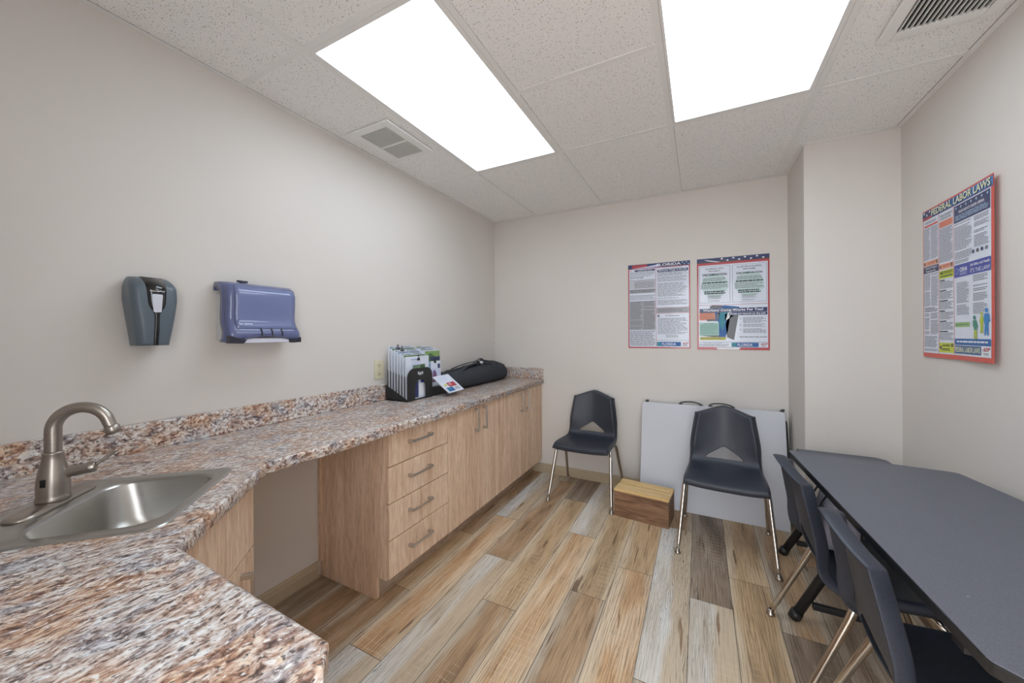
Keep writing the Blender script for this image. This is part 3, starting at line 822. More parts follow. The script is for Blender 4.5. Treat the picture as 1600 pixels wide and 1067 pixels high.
def stack(label, x, y0, w, z0, h, th, lean, paint, group, name='brochure_stack'):
    """a bundle of sheets standing up, its printed cover facing the room"""
    r = thing(name, label, 'brochures', (x, y0 + w / 2, z0), group=group)
    M = Matrix.Translation((x, y0, z0)) @ Matrix.Rotation(lean, 4, 'Y')
    b = B(); b.box(-th, 0, 0, 0, w, h, M); b.obj('pages', M_PAPER, r)
    o = M @ Vector((0, 0, h)); u = Vector((0, 1, 0)); v = M.to_3x3() @ Vector((0, 0, -1)); n = M.to_3x3() @ Vector((1, 0, 0))
    s = Sheet(o, u, v, n, w, h, .0004); paint(s); s.obj('cover', r)
    return r
def clip(label, p, w=.032, d=Vector((0, 1, 0)), h=.022):
    r = thing('binder_clip', label, 'binder clip', tuple(p), group='black binder clips on the brochures')
    p = Vector(p)
    b = B(); b.prism([(-.006, -.012), (.006, -.012), (.0018, .004), (-.0018, .004)], -w / 2, w / 2, Matrix.Translation(p), axis='Y'); b.obj('jaw', M_BLKMET, r)
    for s in (-1, 1):
        b = B(); b.tube([p + Vector((s * .004, -.006, -.004)), p + Vector((s * .003, -.004, h * .6)), p + Vector((s * .003, 0, h)), p + Vector((s * .003, .004, h * .6)), p + Vector((s * .004, .006, -.004))], .0014, 6)
        b.obj('wire_handle', M_BLKMET, r, smooth=True)
def head(k):
    rnd = random.Random(k)
    def f(s):
        s.rect(0, 0, 1, 1, PALE, 0)
        if k % 2: s.rect(.02, .01, .98, .05, [GRN, SKYB][k % 3 == 0], 1)
        s.text(['TODAY', 'Homes', 'Guide', 'LIVING', 'Review', 'News', 'Market'][k % 7], .05, .012, .45, .045, [INKD, GRND, NAVY][k % 3], 2, .02)
        s.lines(.5, .012, .95, .045, INKD, 2, 2, .5, .2, .1, rnd)
        s.lines(.06, .1, .9, .9, INK, 26, 2, .35, .4, .2, rnd)
    return f
ords = ['front', 'second', 'third', 'fourth', 'fifth', 'sixth', 'rearmost']
def front_cover(s):
    s.rect(0, 0, 1, 1, PALE, 0); s.text('Newsletter', .22, .06, .50, .085, BLU, 2, .02); s.lines(.24, .12, .62, .5, LIL, 14, 2, .4, .3, .1)
    s.rect(.28, .20, .82, .55, GRND, 2); s.rect(.36, .25, .60, .42, GRN, 3); s.poly([(.40, .55), (.55, .24), (.70, .55)], SKYB, 4); s.rect(.62, .3, .76, .55, TEAL, 4)
    s.rect(.36, .60, .52, .98, NAVY, 2); s.rect(.55, .66, .9, .95, WHT, 3); s.rect(.62, .55, .86, .64, BLUD, 3)
for k in range(7):
    x = -1.606 - k * .0235
    stack('white brochure bundle, %s of the seven standing in the black organizer' % ords[k], x, 1.7005, .212, ZT + .0075, .268 + .0105 * k, .006, -.004, front_cover if k == 0 else head(k), 'brochure bundles in the organizer')
clip('black binder clip on the rear bundles, topmost of the clips', (-1.7275, 1.757, 1.1845), .036)
clip('black binder clip on the middle bundles of the organizer, left of centre', (-1.704, 1.768, 1.174), .030)
clip('black binder clip on the front brochure in the organizer', (-1.606, 1.812, 1.117), .020)

def flyer_a(s):
    s.rect(0, 0, 1, 1, PALE, 0); s.rect(0, .02, 1, .26, GRN, 1); s.poly([(0, .26), (0, .14), (.4, .07), (.8, .2), (1, .12), (1, .26)], GRND, 2); s.rect(.35, .16, 1, .24, NAVY, 3); s.rect(0, .28, .45, .5, SKYB, 1); s.lines(.1, .55, .9, .95, INK, 12, 1)
def flyer_b(s):
    s.rect(0, 0, 1, 1, PALE, 0); s.rect(.06, .3, .62, .84, LIL, 1); s.poly([(.1, .84), (.2, .4), (.36, .34), (.56, .5), (.6, .84)], plain('ink_mauve', C(112, 92, 130), .5), 2); s.poly([(.22, .8), (.3, .55), (.46, .6), (.44, .8)], REDP, 3); s.rect(.68, .12, .92, .3, NAVY, 1); s.rect(.72, .34, .9, .8, LIL, 1)
def header_only(s):
    s.rect(0, 0, 1, 1, PALE, 0); s.lines(.02, .015, .98, .05, INKD, 2, 1, .5, .2, .1); s.rect(.0, .0, .3, .012, GRN, 1)
fg = 'flyers standing right of the organizer'
hb = B(); hz = ZT + .0005
hr = thing('flyer_holder', 'low black flyer holder right of the arched organizer', 'flyer holder', (-1.66, 2.02, ZT))
hb.box(-1.76, 1.930, hz, -1.600, 2.100, hz + .004); hb.obj('base', M_BLACK, hr)
B().box(-1.604, 1.930, hz + .004, -1.600, 2.100, hz + .055).obj('front_lip', M_BLACK, hr)
B().box(-1.76, 1.930, hz + .004, -1.756, 2.100, hz + .20).obj('back_panel', M_BLACK, hr)
B().box(-1.756, 1.930, hz + .004, -1.604, 1.933, hz + .04).obj('side_panel', M_BLACK, hr)
B().box(-1.756, 2.097, hz + .004, -1.604, 2.100, hz + .04).obj('side_panel', M_BLACK, hr)
stack('white flyer bundle, rearmost behind the green house flyer', -1.725, 1.936, .158, hz + .005, .325, .008, -.03, header_only, fg, 'flyer_stack')
stack('white flyer bundle in the middle of the flyer holder', -1.690, 1.936, .158, hz + .005, .312, .008, -.03, header_only, fg, 'flyer_stack')
stack('flyer with green house photo across its top', -1.652, 1.936, .158, hz + .005, .300, .006, -.03, flyer_a, fg, 'flyer_stack')
stack('small white card with purple picture in front of the green flyer', -1.622, 1.956, .105, hz + .06, .170, .003, -.02, flyer_b, fg, 'flyer_card')
clip('black binder clip above the purple picture card', (-1.627, 2.000, 1.087), .022)
def leaflet():
    r = thing('leaflet', 'white folded leaflet with red and blue print leaning on the black bag', 'leaflet', (-1.53, 2.02, .92))
    a, c = Vector((-1.594, 1.936, .985)), Vector((-1.470, 1.955, .884))
    d = Vector((.0, .168, .004))
    n = d.cross(c - a).normalized()
    if n.z < 0: n = -n
    b = B()
    for off in (0, -.004):
        P = [a + n * off, a + d + n * off, c + d + n * off, c + n * off]
        Q = [p - n * .0018 for p in P]
        V = [b.bm.verts.new(p) for p in P + Q]
        for q in ((0, 1, 2, 3), (7, 6, 5, 4), (0, 4, 5, 1), (1, 5, 6, 2), (2, 6, 7, 3), (3, 7, 4, 0)): b.bm.faces.new([V[i] for i in q])
    b.obj('pages', M_PAPER, r)
    s = Sheet(a, d.normalized(), (c - a).normalized(), n, d.length, (c - a).length, .0005)
    s.rect(0, 0, 1, 1, PALE, 0); s.lines(.1, .08, .8, .35, LIL, 6, 1, .4); s.rect(.36, .46, .86, .70, REDP, 1); s.rect(.44, .50, .6, .62, plain('ink_rose', C(206, 150, 160), .5), 2); s.rect(.14, .52, .32, .62, YEL, 1); s.rect(.1, .72, .5, .94, BLU, 1); s.rect(.14, .76, .3, .86, TEAL, 2); s.lines(.58, .76, .9, .92, INK, 4, 1)
    s.obj('print', r)
leaflet()

def duffel():
    r = thing('duffel_bag', 'long black nylon bag lying on the countertop by the back corner', 'bag', (-1.66, 2.55, ZT))
    rnd = random.Random(5)
    z0 = ZT + .001; rows = []
    keys = [(2.104, .030, .040), (2.112, .075, .105), (2.14, .096, .132), (2.26, .104, .140), (2.40, .108, .148), (2.55, .110, .162), (2.70, .110, .178), (2.82, .108, .176), (2.92, .100, .156), (2.985, .082, .118), (3.018, .052, .076), (3.026, .015, .03)]
    def at(y):
        for (a, w0, h0), (b_, w1, h1) in zip(keys, keys[1:]):
            if y <= b_: t = (y - a) / (b_ - a); return w0 + (w1 - w0) * t, h0 + (h1 - h0) * t
        return keys[-1][1:]
    ys = []
    for (a, _, _), (c, _, _) in zip(keys, keys[1:]):
        for k in range(4): ys.append(a + (c - a) * k / 4)
    ys.append(keys[-1][0])
    for i, y in enumerate(ys):
        w, h = at(y); row = []
        for k in range(28):
            a = 2 * PI * k / 28; ca, sa = math.cos(a), math.sin(a)
            px = w * math.copysign(abs(ca) ** .75, ca); pz = h / 2 + h / 2 * math.copysign(abs(sa) ** .7, sa)
            wr = .0035 * math.sin(9 * a + y * 31) + .003 * math.sin(5 * a - y * 57 + 1) + .002 * math.sin(y * 140)
            if pz < .02: wr *= .1
            row.append(Vector((-1.665 + px + wr * ca * (.3 if pz > .02 else 0), y, z0 + max(0, pz + wr * max(sa, 0)))))
        rows.append(row)
    b = B(); b.grid(rows, True, capa=True, capb=True); b.obj('body', M_NYLON, r, smooth=True)
    def top(y, x):
        w, h = at(y); q = min(1, abs((x + 1.665) / w)); return z0 + h / 2 + h / 2 * (max(0, 1 - q ** 2.67)) ** .7 * 1.0 + .004
    def strap(name, pts): 
        bb = B(); bb.tube([(x, y, top(y, x) + e) for x, y, e in pts], .01, 10, 4, flat=(.019, .003)); return bb.obj(name, M_NYLON, r, smooth=True)
    strap('strap', [(-1.60, 2.27, 0), (-1.615, 2.33, .010), (-1.63, 2.43, .016), (-1.62, 2.55, .012), (-1.60, 2.66, .006), (-1.585, 2.70, .0)])
    strap('strap', [(-1.73, 2.30, 0), (-1.70, 2.36, .012), (-1.67, 2.46, .022), (-1.65, 2.56, .022), (-1.64, 2.64, .018), (-1.66, 2.72, .004)])
    strap('strap', [(-1.585, 2.615, 0), (-1.62, 2.63, .012), (-1.66, 2.64, .030), (-1.70, 2.635, .014), (-1.74, 2.63, .0)])
    y = 2.585; p = Vector((-1.612, y, top(y, -1.612) + .016))
    bb = B(); bb.box(-.001, -.022, -.013, .001, .022, .013, Matrix.Translation(p) @ Matrix.Rotation(-.5, 4, 'Y')); bb.obj('white_tag', plain('tag_white', C(214, 222, 226), .5), r)
    zp = B(); zp.tube([(-1.645, yy, top(yy, -1.645) - .001) for yy in [2.16 + .07 * k for k in range(12)]], .003, 6, 2); zp.obj('zipper', M_BLACK, r, smooth=True)
duffel()

# ------------------------------------------------------------------ chairs
PROF = [(-.225, .424, .197), (-.205, .432, .199), (-.16, .436, .2005), (-.08, .433, .200), (0, .427, .199), (.07, .424, .196), (.115, .428, .193), (.143, .440, .1905), (.158, .461, .187), (.168, .50, .1815), (.176, .545, .176), (.186, .60, .1685), (.199, .67, .157), (.212, .735, .146), (.222, .795, .146)]
AL = [0.0]
for (a, b_, _), (c, d, _) in zip(PROF, PROF[1:]): AL.append(AL[-1] + math.hypot(c - a, d - b_))
def prof_at(s):
    s = max(0, min(AL[-1], s)); i = 0
    while i < len(AL) - 2 and s > AL[i + 1]: i += 1
    t = (s - AL[i]) / (AL[i + 1] - AL[i])
    g = lambda k: PROF[max(0, min(len(PROF) - 1, k))]
    p0, p1, p2, p3 = g(i - 1), g(i), g(i + 1), g(i + 2)
    return tuple(0.5 * (2 * p1[j] + (-p0[j] + p2[j]) * t + (2 * p0[j] - 5 * p1[j] + 4 * p2[j] - p3[j]) * t * t + (-p0[j] + 3 * p1[j] - 3 * p2[j] + p3[j]) * t ** 3) for j in range(3))
S_HOLE, S_TOP = AL[8], AL[13]
def shell_mesh(r):
    HW = .56
    cs = [-1, -.93, -.8, -.68, -.60, -.56, -.50, -.4, -.27, -.13, 0, .13, .27, .4, .50, .56, .60, .68, .8, .93, 1]
    def hole_h(c):
        a = abs(c)
        if a >= HW: return .003
        return .012 + .066 * (1 - a / HW)
    def s_of(row, c):
        kind, t = row
        if kind == 'seat': return t * (S_HOLE - .012)
        if kind == 'low': return S_HOLE + .004 * (1 - abs(c))
        if kind == 'hole': return S_HOLE + .004 * (1 - abs(c)) + hole_h(c) * t
        a = S_HOLE + .004 * (1 - abs(c)) + hole_h(c); e = S_TOP + .050 * (1 - min(1, abs(c)))
        return a + (e - a) * t
    rowsdef = [('seat', k / 14) for k in range(15)] + [('low', 0), ('hole', .5), ('hole', 1)] + [('up', t) for t in (.03, .08, .16, .26, .38, .5, .62, .74, .86, .94, 1)]
    def P(row, c):
        s = s_of(row, c); y, z, w = prof_at(s)
        bk = max(0, min(1, (s - AL[6]) / (AL[10] - AL[6])))
        q = abs(c)
        y -= bk * .034 * q * q - bk * .004 * (1 - min(1, q * 2))
        z += (1 - bk) * (.010 * q ** 3 - .004)
        return Vector((w * c, y, z))
    n, m = len(rowsdef), len(cs)
    G = [[P(rw, c) for c in cs] for rw in rowsdef]
    def N(i, j):
        a = G[min(i + 1, n - 1)][j] - G[max(i - 1, 0)][j]; c = G[i][min(j + 1, m - 1)] - G[i][max(j - 1, 0)]
        return c.cross(a).normalized()
    NN = [[N(i, j) for j in range(m)] for i in range(n)]
    ext = [(-2, .030, .004), (-1, .008, .004)]
    fl = [(.004, .0065), (.008, .016), (.010, .032)]     # outward, back
    b = B(); bm = b.bm; V = {}
    K = len(fl)
    for i in range(-K, n + K):
        for j in range(-K, m + K):
            ii, jj = max(0, min(n - 1, i)), max(0, min(m - 1, j))
            di = max(0, -i, i - n + 1); dj = max(0, -j, j - m + 1); d = max(di, dj)
            p = G[ii][jj].copy()
            if d:
                o, bk = fl[d - 1]
                # the flange is deep at the sides and the top, and shallower round the seat front
                p -= NN[ii][jj] * bk * (1.0 + .45 * max(0, min(1, (s_of(rowsdef[ii], cs[jj]) - AL[7]) / .08)))
                dirv = Vector((0, 0, 0))
                if dj: dirv += Vector((math.copysign(1, cs[jj]), 0, 0)) * (fl[dj - 1][0])
                if di:
                    tg = (G[1][jj] - G[0][jj]).normalized() * -1 if i < 0 else (G[n - 1][jj] - G[n - 2][jj]).normalized()
                    dirv += tg * fl[di - 1][0]
                p += dirv
            V[i, j] = bm.verts.new(p)
    h0 = next(k for k, rw in enumerate(rowsdef) if rw[0] == 'low')
    for i in range(-K, n + K - 1):
        for j in range(-K, m + K - 1):
            if h0 <= i < h0 + 2 and 0 <= j < m - 1 and abs(cs[j]) <= HW + .001 and abs(cs[j + 1]) <= HW + .001: continue
            f = bm.faces.new((V[i, j], V[i, j + 1], V[i + 1, j + 1], V[i + 1, j])); f.smooth = True
    o = b.obj('shell', M_SHELL, r, smooth=True)
    md = o.modifiers.new('Solidify', 'SOLIDIFY'); md.thickness = .005; md.offset = -1 
    md = o.modifiers.new('Subsurf', 'SUBSURF'); md.levels = 1; md.render_levels = 1
    return o
def make_chair():
    r = thing('stacking_chair', 'x', 'chair', (0, 0, 0), group='black shell stacking chairs')
    shell_mesh(r)
    b = B()
    for y in (-.09, .06): b.tube([(-.150, y, .400), (-.10, y, .396), (.10, y, .396), (.150, y, .400)], .010, 10, 3)
    b.obj('under_frame', M_CHROME, r, smooth=True)
    for sx in (-1, 1):
        for y0, y1 in ((-.09, -.245), (.06, .243)):
            k = math.copysign(1, y1)
            b = B(); b.tube([(sx * .145, y0, .399), (sx * .180, y0 + k * .008, .400), (sx * .200, y0 + k * .020, .390), (sx * .209, y0 + k * .034, .366), (sx * .2125, y0 + k * .046, .335), (sx * .2165, y0 + k * .046 + (y1 - y0 - k * .046) * .16, .283), (sx * .2385, y1, .014)], [.0125, .0125, .0125, .0125, .0125, .0122, .0098], 14, 5)
            lg = b.obj('leg', M_CHROME, r, smooth=True)
            b = B(); b.lathe([(.0165, .0005), (.0175, .004), (.0165, .008), (.0115, .013), (.0110, .026)], 18, Matrix.Translation((sx * .239, y1 + k * .0005, 0)))
            b.obj('glide', M_NICKEL, lg, smooth=True)
    return r
chair0 = make_chair()
for k, (x, y, rz, lab) in enumerate((
        (-.799, 2.850, .006, 'black shell chair with chrome legs by the back wall, left of the wooden box'),
        (.130, 2.552, -.045, 'black shell chair with chrome legs in front of the leaning white table'),
        (.526, 1.762, PI / 2 + .02, 'black shell chair tucked under the far end of the black table'),
        (.556, 1.258, PI / 2 - .02, 'black shell chair tucked under the black table nearest the camera'))):
    c = chair0 if k == 0 else copy_tree(chair0)
    c.location = (x, y, 0); c.rotation_euler = (0, 0, rz); c['label'] = lab

# ------------------------------------------------------------------ tables
def wish_legs(r, ends, zt, xl, xr):
    for y, s in ends:
        xm = (xl + xr) / 2
        for a, c in ((xl, xm + .05), (xr, xm - .05)):
            b = B(); yy = y + (.018 if a == xl else -.018)
            b.tube([(a, yy, .016), (a + (c - a) * .5, yy, .016 + (zt - .036) * .5), (c, yy, zt - .02)], .019, 12, 2, smooth=False); lg = b.obj('leg', M_BLKMET, r, smooth=True)
            b = B(); b.tube([(a - .008 * math.copysign(1, c - a), yy, .001), (a + .006 * math.copysign(1, c - a), yy, .034)], .0235, 12, smooth=False); b.obj('foot', M_BLACK, lg, smooth=True)
        b = B(); b.box(xl + .055, y - .012, .075, xr - .055, y + .012, .099); b.obj('crossbar', M_BLKMET, r, bevel=.003)
def black_table():
    zt = .722
    r = thing('table', 'long charcoal grey table with clipped corners along the right wall', 'table', (.65, 1.45, 0))
    pts = round_poly([(.366, 2.105), (.427, .905), (.462, .872), (.930, .874), (.945, .90), (.925, 1.800), (.889, 2.052)], [.006, .02, .03, .03, .03, .06, .03])
    pts = pts[::-1]
    b = B(); b.prism(pts, zt - .003, zt); b.obj('tabletop', M_TTOP, r, bevel=.001)
    b = B(); b.prism(pts, zt - .027, zt - .0031); b.obj('edge_band', M_BLACK, r, bevel=.003)
    wish_legs(r, ((2.00, 1), (1.02, -1)), zt - .028, .374, .912)
    b = B(); b.box(.50, 1.03, zt - .062, .525, 1.99, zt - .0275).box(.80, 1.03, zt - .062, .825, 1.99, zt - .0275); b.obj('side_rail', M_BLKMET, r)
    for y in (1.02, 2.0): B().box(.44, y - .02, zt - .060, .88, y + .02, zt - .0275).obj('end_rail', M_BLKMET, r)
black_table()
def low_table():
    zt = .590
    r = thing('low_table', 'lower charcoal table behind the long table, only its far edge showing', 'table', (.68, 2.45, 0))
    pts = [(.500, 2.665), (.500, 2.32), (.860, 2.32), (.880, 2.34), (.880, 2.625), (.845, 2.665)][::-1]
    pts = round_poly(pts, [.03, .03, .01, .01, .005, .002])
    b = B(); b.prism(pts, zt - .003, zt); b.obj('tabletop', M_TTOP, r, bevel=.001)
    b = B(); b.prism(pts, zt - .025, zt - .0031); b.obj('edge_band', M_BLACK, r, bevel=.003)
    wish_legs(r, ((2.56, 1),), zt - .026, .425, .895)
    wish_legs(r, ((2.37, 1),), zt - .026, .60, .895)
low_table()
def tote():
    r = thing('cloth_bag', 'grey lilac cloth bag with black straps on the chair under the table', 'bag', (.47, 1.86, .44))
    rows = []
    zb = .446
    for k in range(13):
        t = k / 12; z = zb + .205 * t; w = .085 * (1 - .25 * t ** 2) ; d = .070 * (1 - .55 * t ** 1.5)
        if k == 0: w *= .9; d *= .85
        rows.append([Vector((.470 + d * math.copysign(abs(math.cos(a)) ** .6, math.cos(a)) + .004 * math.sin(a * 5 + z * 40), 1.855 + w * math.copysign(abs(math.sin(a)) ** .6, math.sin(a)) + .004 * math.sin(a * 4 + z * 60), z)) for a in [2 * PI * q / 24 for q in range(24)]])
    b = B(); b.grid(rows, True, capa=True, capb=True); b.obj('body', M_LILAC, r, smooth=True)
    for y in (1.80, 1.91):
        b = B(); b.tube([(.405, y, .47), (.399, y, .54), (.415, y, .61), (.44, y, .655)], .01, 8, 4, flat=(.008, .002)); b.obj('strap', M_NYLON, r, smooth=True)
tote()

def folding_table():
    ang = math.radians(12.6)
    base = Vector((.052, 2.868, .0005)); w2, H = .458, .752
    r = thing('folding_table', 'white folding table folded in half, leaning on the back wall', 'folding table', tuple(base))
    M = Matrix.Translation(base) @ Matrix.Rotation(-ang, 4, 'X')
    dz = .0
    for k, (d0, d1) in enumerate(((0, .036), (.044, .080))):
        b = B()
        b.prism(round_poly([(-w2, .0), (w2, .0), (w2, H), (-w2, H)], [.004, .004, .022, .022], 5), d0, d1, M, axis='Y')
        b.obj('leaf', M_GREYPL, r, bevel=.006, seg=3)
    for s, hz in ((-.115, H), (.085, H)):
        d = .062 if s < 0 else .018
        b = B(); pts = [(s - .075, d, hz - .004), (s - .070, d, hz + .016), (s - .02, d, hz + .026), (s + .03, d, hz + .024), (s + .070, d, hz + .012), (s + .075, d, hz - .004)]
        b.tube([M @ Vector(p) for p in pts], .006, 10, 4, flat=(.010, .0045)); h = b.obj('handle', M_BLACK, r, smooth=True)
        for e in (-.07, .07): B().box(s + e - .014, d - .010, hz - .004, s + e + .014, d + .010, hz + .010, M).obj('handle_mount', M_BLACK, h, bevel=.002)
    for x in (-w2 + .03, w2 - .012):
        b = B(); b.box(x - .010, .028, H - .004, x + .010, .052, H + .014, M).box(x - .003, .036, H + .006, x + .016, .046, H + .020, M); b.obj('latch', M_BLACK, r, bevel=.002)
    DK = plain('frame_dark_grey', C(84, 80, 80), .4, .6)
    for z0, z1 in ((.08, .36), (.42, .70)):
        b = B(); b.tube([M @ Vector(p) for p in ((w2 - .02, .086, z0), (w2 + .008, .088, z0 + .01), (w2 + .012, .088, z0 + .04), (w2 + .012, .088, z1 - .04), (w2 + .008, .088, z1 - .01), (w2 - .02, .086, z1))], .0115, 10, 3); b.obj('leg_frame', DK, r, smooth=True)
    b = B(); b.tube([M @ Vector((x, .040, .012)) for x in (-w2 + .05, w2 - .05)], .008, 8, smooth=False); b.obj('hinge_rod', DK, r)
folding_table()

def wood_block():
    def m_wood(name, cols, axis_scale):
        t = NT(name); v = t.coord(axis_scale)
        a = t.noise(v, 1.0, 5, .6, 1.4); f = t.noise(t.coord(tuple(x * 5 for x in axis_scale)), 1.0, 3, .7)
        c = t.mix(.5, t.ramp(a, cols), t.ramp(f, [(.36, C(196, 180, 170)), (.58, C(255, 255, 255))]), 'MULTIPLY')
        kn = t.noise(t.coord((7, 7, 9)), 1.0, 2, .5)
        c = t.mix(t.ramp(kn, [(.70, (0, 0, 0, 1)), (.735, (.85, .85, .85, 1))]), c, C(62, 40, 28))
        t.base(c); t.set(.55, 0, .35); return t.m
    MC = m_wood('cedar', [(.28, C(92, 68, 52)), (.5, C(136, 104, 80)), (.72, C(172, 138, 108))], (2.4, 20, 34))
    MP = m_wood('pine', [(.3, C(206, 168, 108)), (.5, C(226, 194, 138)), (.7, C(238, 212, 164))], (2.2, 46, 30))
    p = Vector((-.360, 2.583, .0005)); a = -.105
    r = thing('wooden_box', 'small wooden step box with pale pine top and darker cedar sides', 'wooden box', tuple(p), a)
    M = Matrix.Translation(p) @ Matrix.Rotation(a, 4, 'Z'); w, d, h = .177, .200, .191
    B().box(-w, .0, 0, w, .016, h - .018, M).obj('front_board', MC, r, bevel=.001)
    B().box(-w, d - .016, 0, w, d, h - .018, M).obj('back_board', MC, r, bevel=.001)
    for s in (-1, 1): B().box(s * w - (.016 if s > 0 else 0), .016, 0, s * w + (.016 if s < 0 else 0), d - .016, h - .018, M).obj('end_board', MC, r, bevel=.001)
    b = B(); b.box(-w - .002, -.002, h - .018, w + .002, .094, h, M).obj('top_board', MP, r, bevel=.0015)
    b = B(); b.box(-w - .002, .0965, h - .018, w + .002, .138, h - .004, M).obj('top_board', MP, r, bevel=.0015)
    b = B(); b.box(-w - .002, .1405, h - .018, w + .002, d + .002, h, M).obj('top_board', MP, r, bevel=.0015)
wood_block()
WSTR, EXPO = 5.3, 0.2
# ------------------------------------------------------------------ posters
def star(s, u, v, ru, rv, m, L=3):
    s.poly([(u + ru * (1 if k % 2 == 0 else .42) * math.sin(PI * k / 5), v - rv * (1 if k % 2 == 0 else .42) * math.cos(PI * k / 5)) for k in range(10)], m, L)
def disc(s, u, v, ru, rv, m, L=2): s.poly([(u + ru * math.cos(2 * PI * k / 20), v + rv * math.sin(2 * PI * k / 20)) for k in range(20)], m, L)
def backing(s, m):
    """give the laminated sheet its thickness"""
    b = s.bm; n = 10
    for (a0, b0), (a1, b1) in (((0, 0), (1, 0)), ((1, 0), (1, 1)), ((1, 1), (0, 1)), ((0, 1), (0, 0))):
        for k in range(n):
            p = (a0 + (a1 - a0) * k / n, b0 + (b1 - b0) * k / n); q = (a0 + (a1 - a0) * (k + 1) / n, b0 + (b1 - b0) * (k + 1) / n)
            f = b.faces.new([b.verts.new(s.P(p[0], p[1], 0)), b.verts.new(s.P(q[0], q[1], 0)), b.verts.new(s.P(q[0], q[1], -4)), b.verts.new(s.P(p[0], p[1], -4))]); f.material_index = s.mi(m)
def gloss(*ms):
    for m in ms:
        p = m.node_tree.nodes['Principled BSDF']; p.inputs['Coat Weight'].default_value = .35; p.inputs['Coat Roughness'].default_value = .05
gloss(PALE, NAVY, REDF, GRYP, CHAR)

def florida_left():
    x0, x1, z0, z1 = -.524, -.064, 1.152, 1.832
    r = thing('wall_poster', 'red bordered state labor poster on the back wall, left of the pair', 'poster', ((x0 + x1) / 2, YB, z0), group='labor law posters')
    s = Sheet((x0, YB, z1), (1, 0, 0), (0, 0, -1), (0, -1, 0), x1 - x0, z1 - z0, .003); rnd = random.Random(11)
    backing(s, REDF); s.rect(0, 0, 1, 1, REDF, 0); s.rect(.018, .055, .982, .986, PALE, 1)
    s.rect(0, .0, 1, .048, NAVY, 2); s.rect(.07, .006, .32, .042, REDP, 3); s.poly([(.06, .048), (.34, .03), (.52, .012), (.52, .042), (.4, .048)], LIL, 4); s.text('FLORIDA', .48, .010, .86, .040, WHT, 5, .015)
    for k in range(4): star(s, .885 + .03 * k, .014 + .02 * (k % 2), .016, .010, SKYB, 5)
    s.rect(.462, .055, .468, .986, REDF, 2)
    s.rect(.11, .064, .45, .084, NAVY, 2); s.text('Child Labor Laws', .17, .067, .40, .081, WHT, 3); s.text('FL', .03, .068, .07, .080, REDP, 3)
    s.lines(.03, .09, .45, .135, INK, 4, 2, .4, .2, .1, rnd)
    s.lines(.03, .14, .45, .175, INKD, 3, 2, .35, .5, .2, rnd)
    s.rect(.025, .185, .455, .198, GRYP, 2); s.rect(.025, .202, .455, .29, plain('ink_light_panel', C(190, 193, 202), .5), 2); s.lines(.11, .205, .45, .288, INK, 9, 3, .45, .1, .05, rnd)
    s.rect(.025, .297, .455, .345, GRYP, 2); s.lines(.03, .30, .45, .342, INKD, 5, 3, .35, .2, .2, rnd); s.rect(.025, .368, .455, .378, GRYP, 2)
    s.lines(.03, .385, .45, .43, INK, 4, 2, .4, .1, .05, rnd); s.rect(.025, .438, .455, .785, GRYP, 2); s.lines(.03, .445, .24, .78, INK, 28, 3, .5, .2, .05, rnd); s.lines(.26, .445, .45, .78, INKD, 28, 3, .28, .3, .1, rnd)
    s.lines(.03, .795, .45, .978, INK, 16, 2, .5, .15, .05, rnd)
    s.text('Notice to Employees', .58, .060, .88, .074, INKD, 3); s.rect(.49, .080, .97, .110, NAVY, 2); s.text('Minimum Wage in Florida', .51, .084, .95, .106, WHT, 3, .01)
    s.lines(.49, .118, .96, .16, INKD, 4, 2, .35, .2, .05, rnd); s.lines(.49, .165, .96, .50, INK, 27, 2, .42, .4, .15, rnd)
    s.rect(.47, .525, .982, .529, REDF, 2); s.rect(.47, .531, .982, .588, GRYP, 2); s.lines(.5, .536, .96, .585, INK, 4, 3, .4, .2, .05, rnd); s.rect(.47, .590, .982, .594, REDF, 2)
    s.rect(.485, .607, .52, .635, CHAR, 2); s.text('P', .495, .612, .512, .630, WHT, 3); s.text('To Employees:', .61, .612, .84, .632, INKD, 3, .01)
    s.lines(.49, .65, .96, .84, INK, 14, 2, .42, .25, .1, rnd); s.lines(.62, .845, .82, .88, INK, 3, 2, .4, .1, 0, rnd); s.rect(.47, .905, .982, .908, INK, 2)
    s.rect(.475, .925, .855, .975, BLU, 2); s.rect(.475, .925, .54, .975, TEAL, 3); s.text('FLORIDA', .56, .935, .78, .966, WHT, 4, .01); s.text('ADP', .875, .928, .965, .952, REDP, 3, .03, .15); s.lines(.88, .957, .96, .978, INK, 2, 3)
    s.obj('printed_sheet', r)
florida_left()

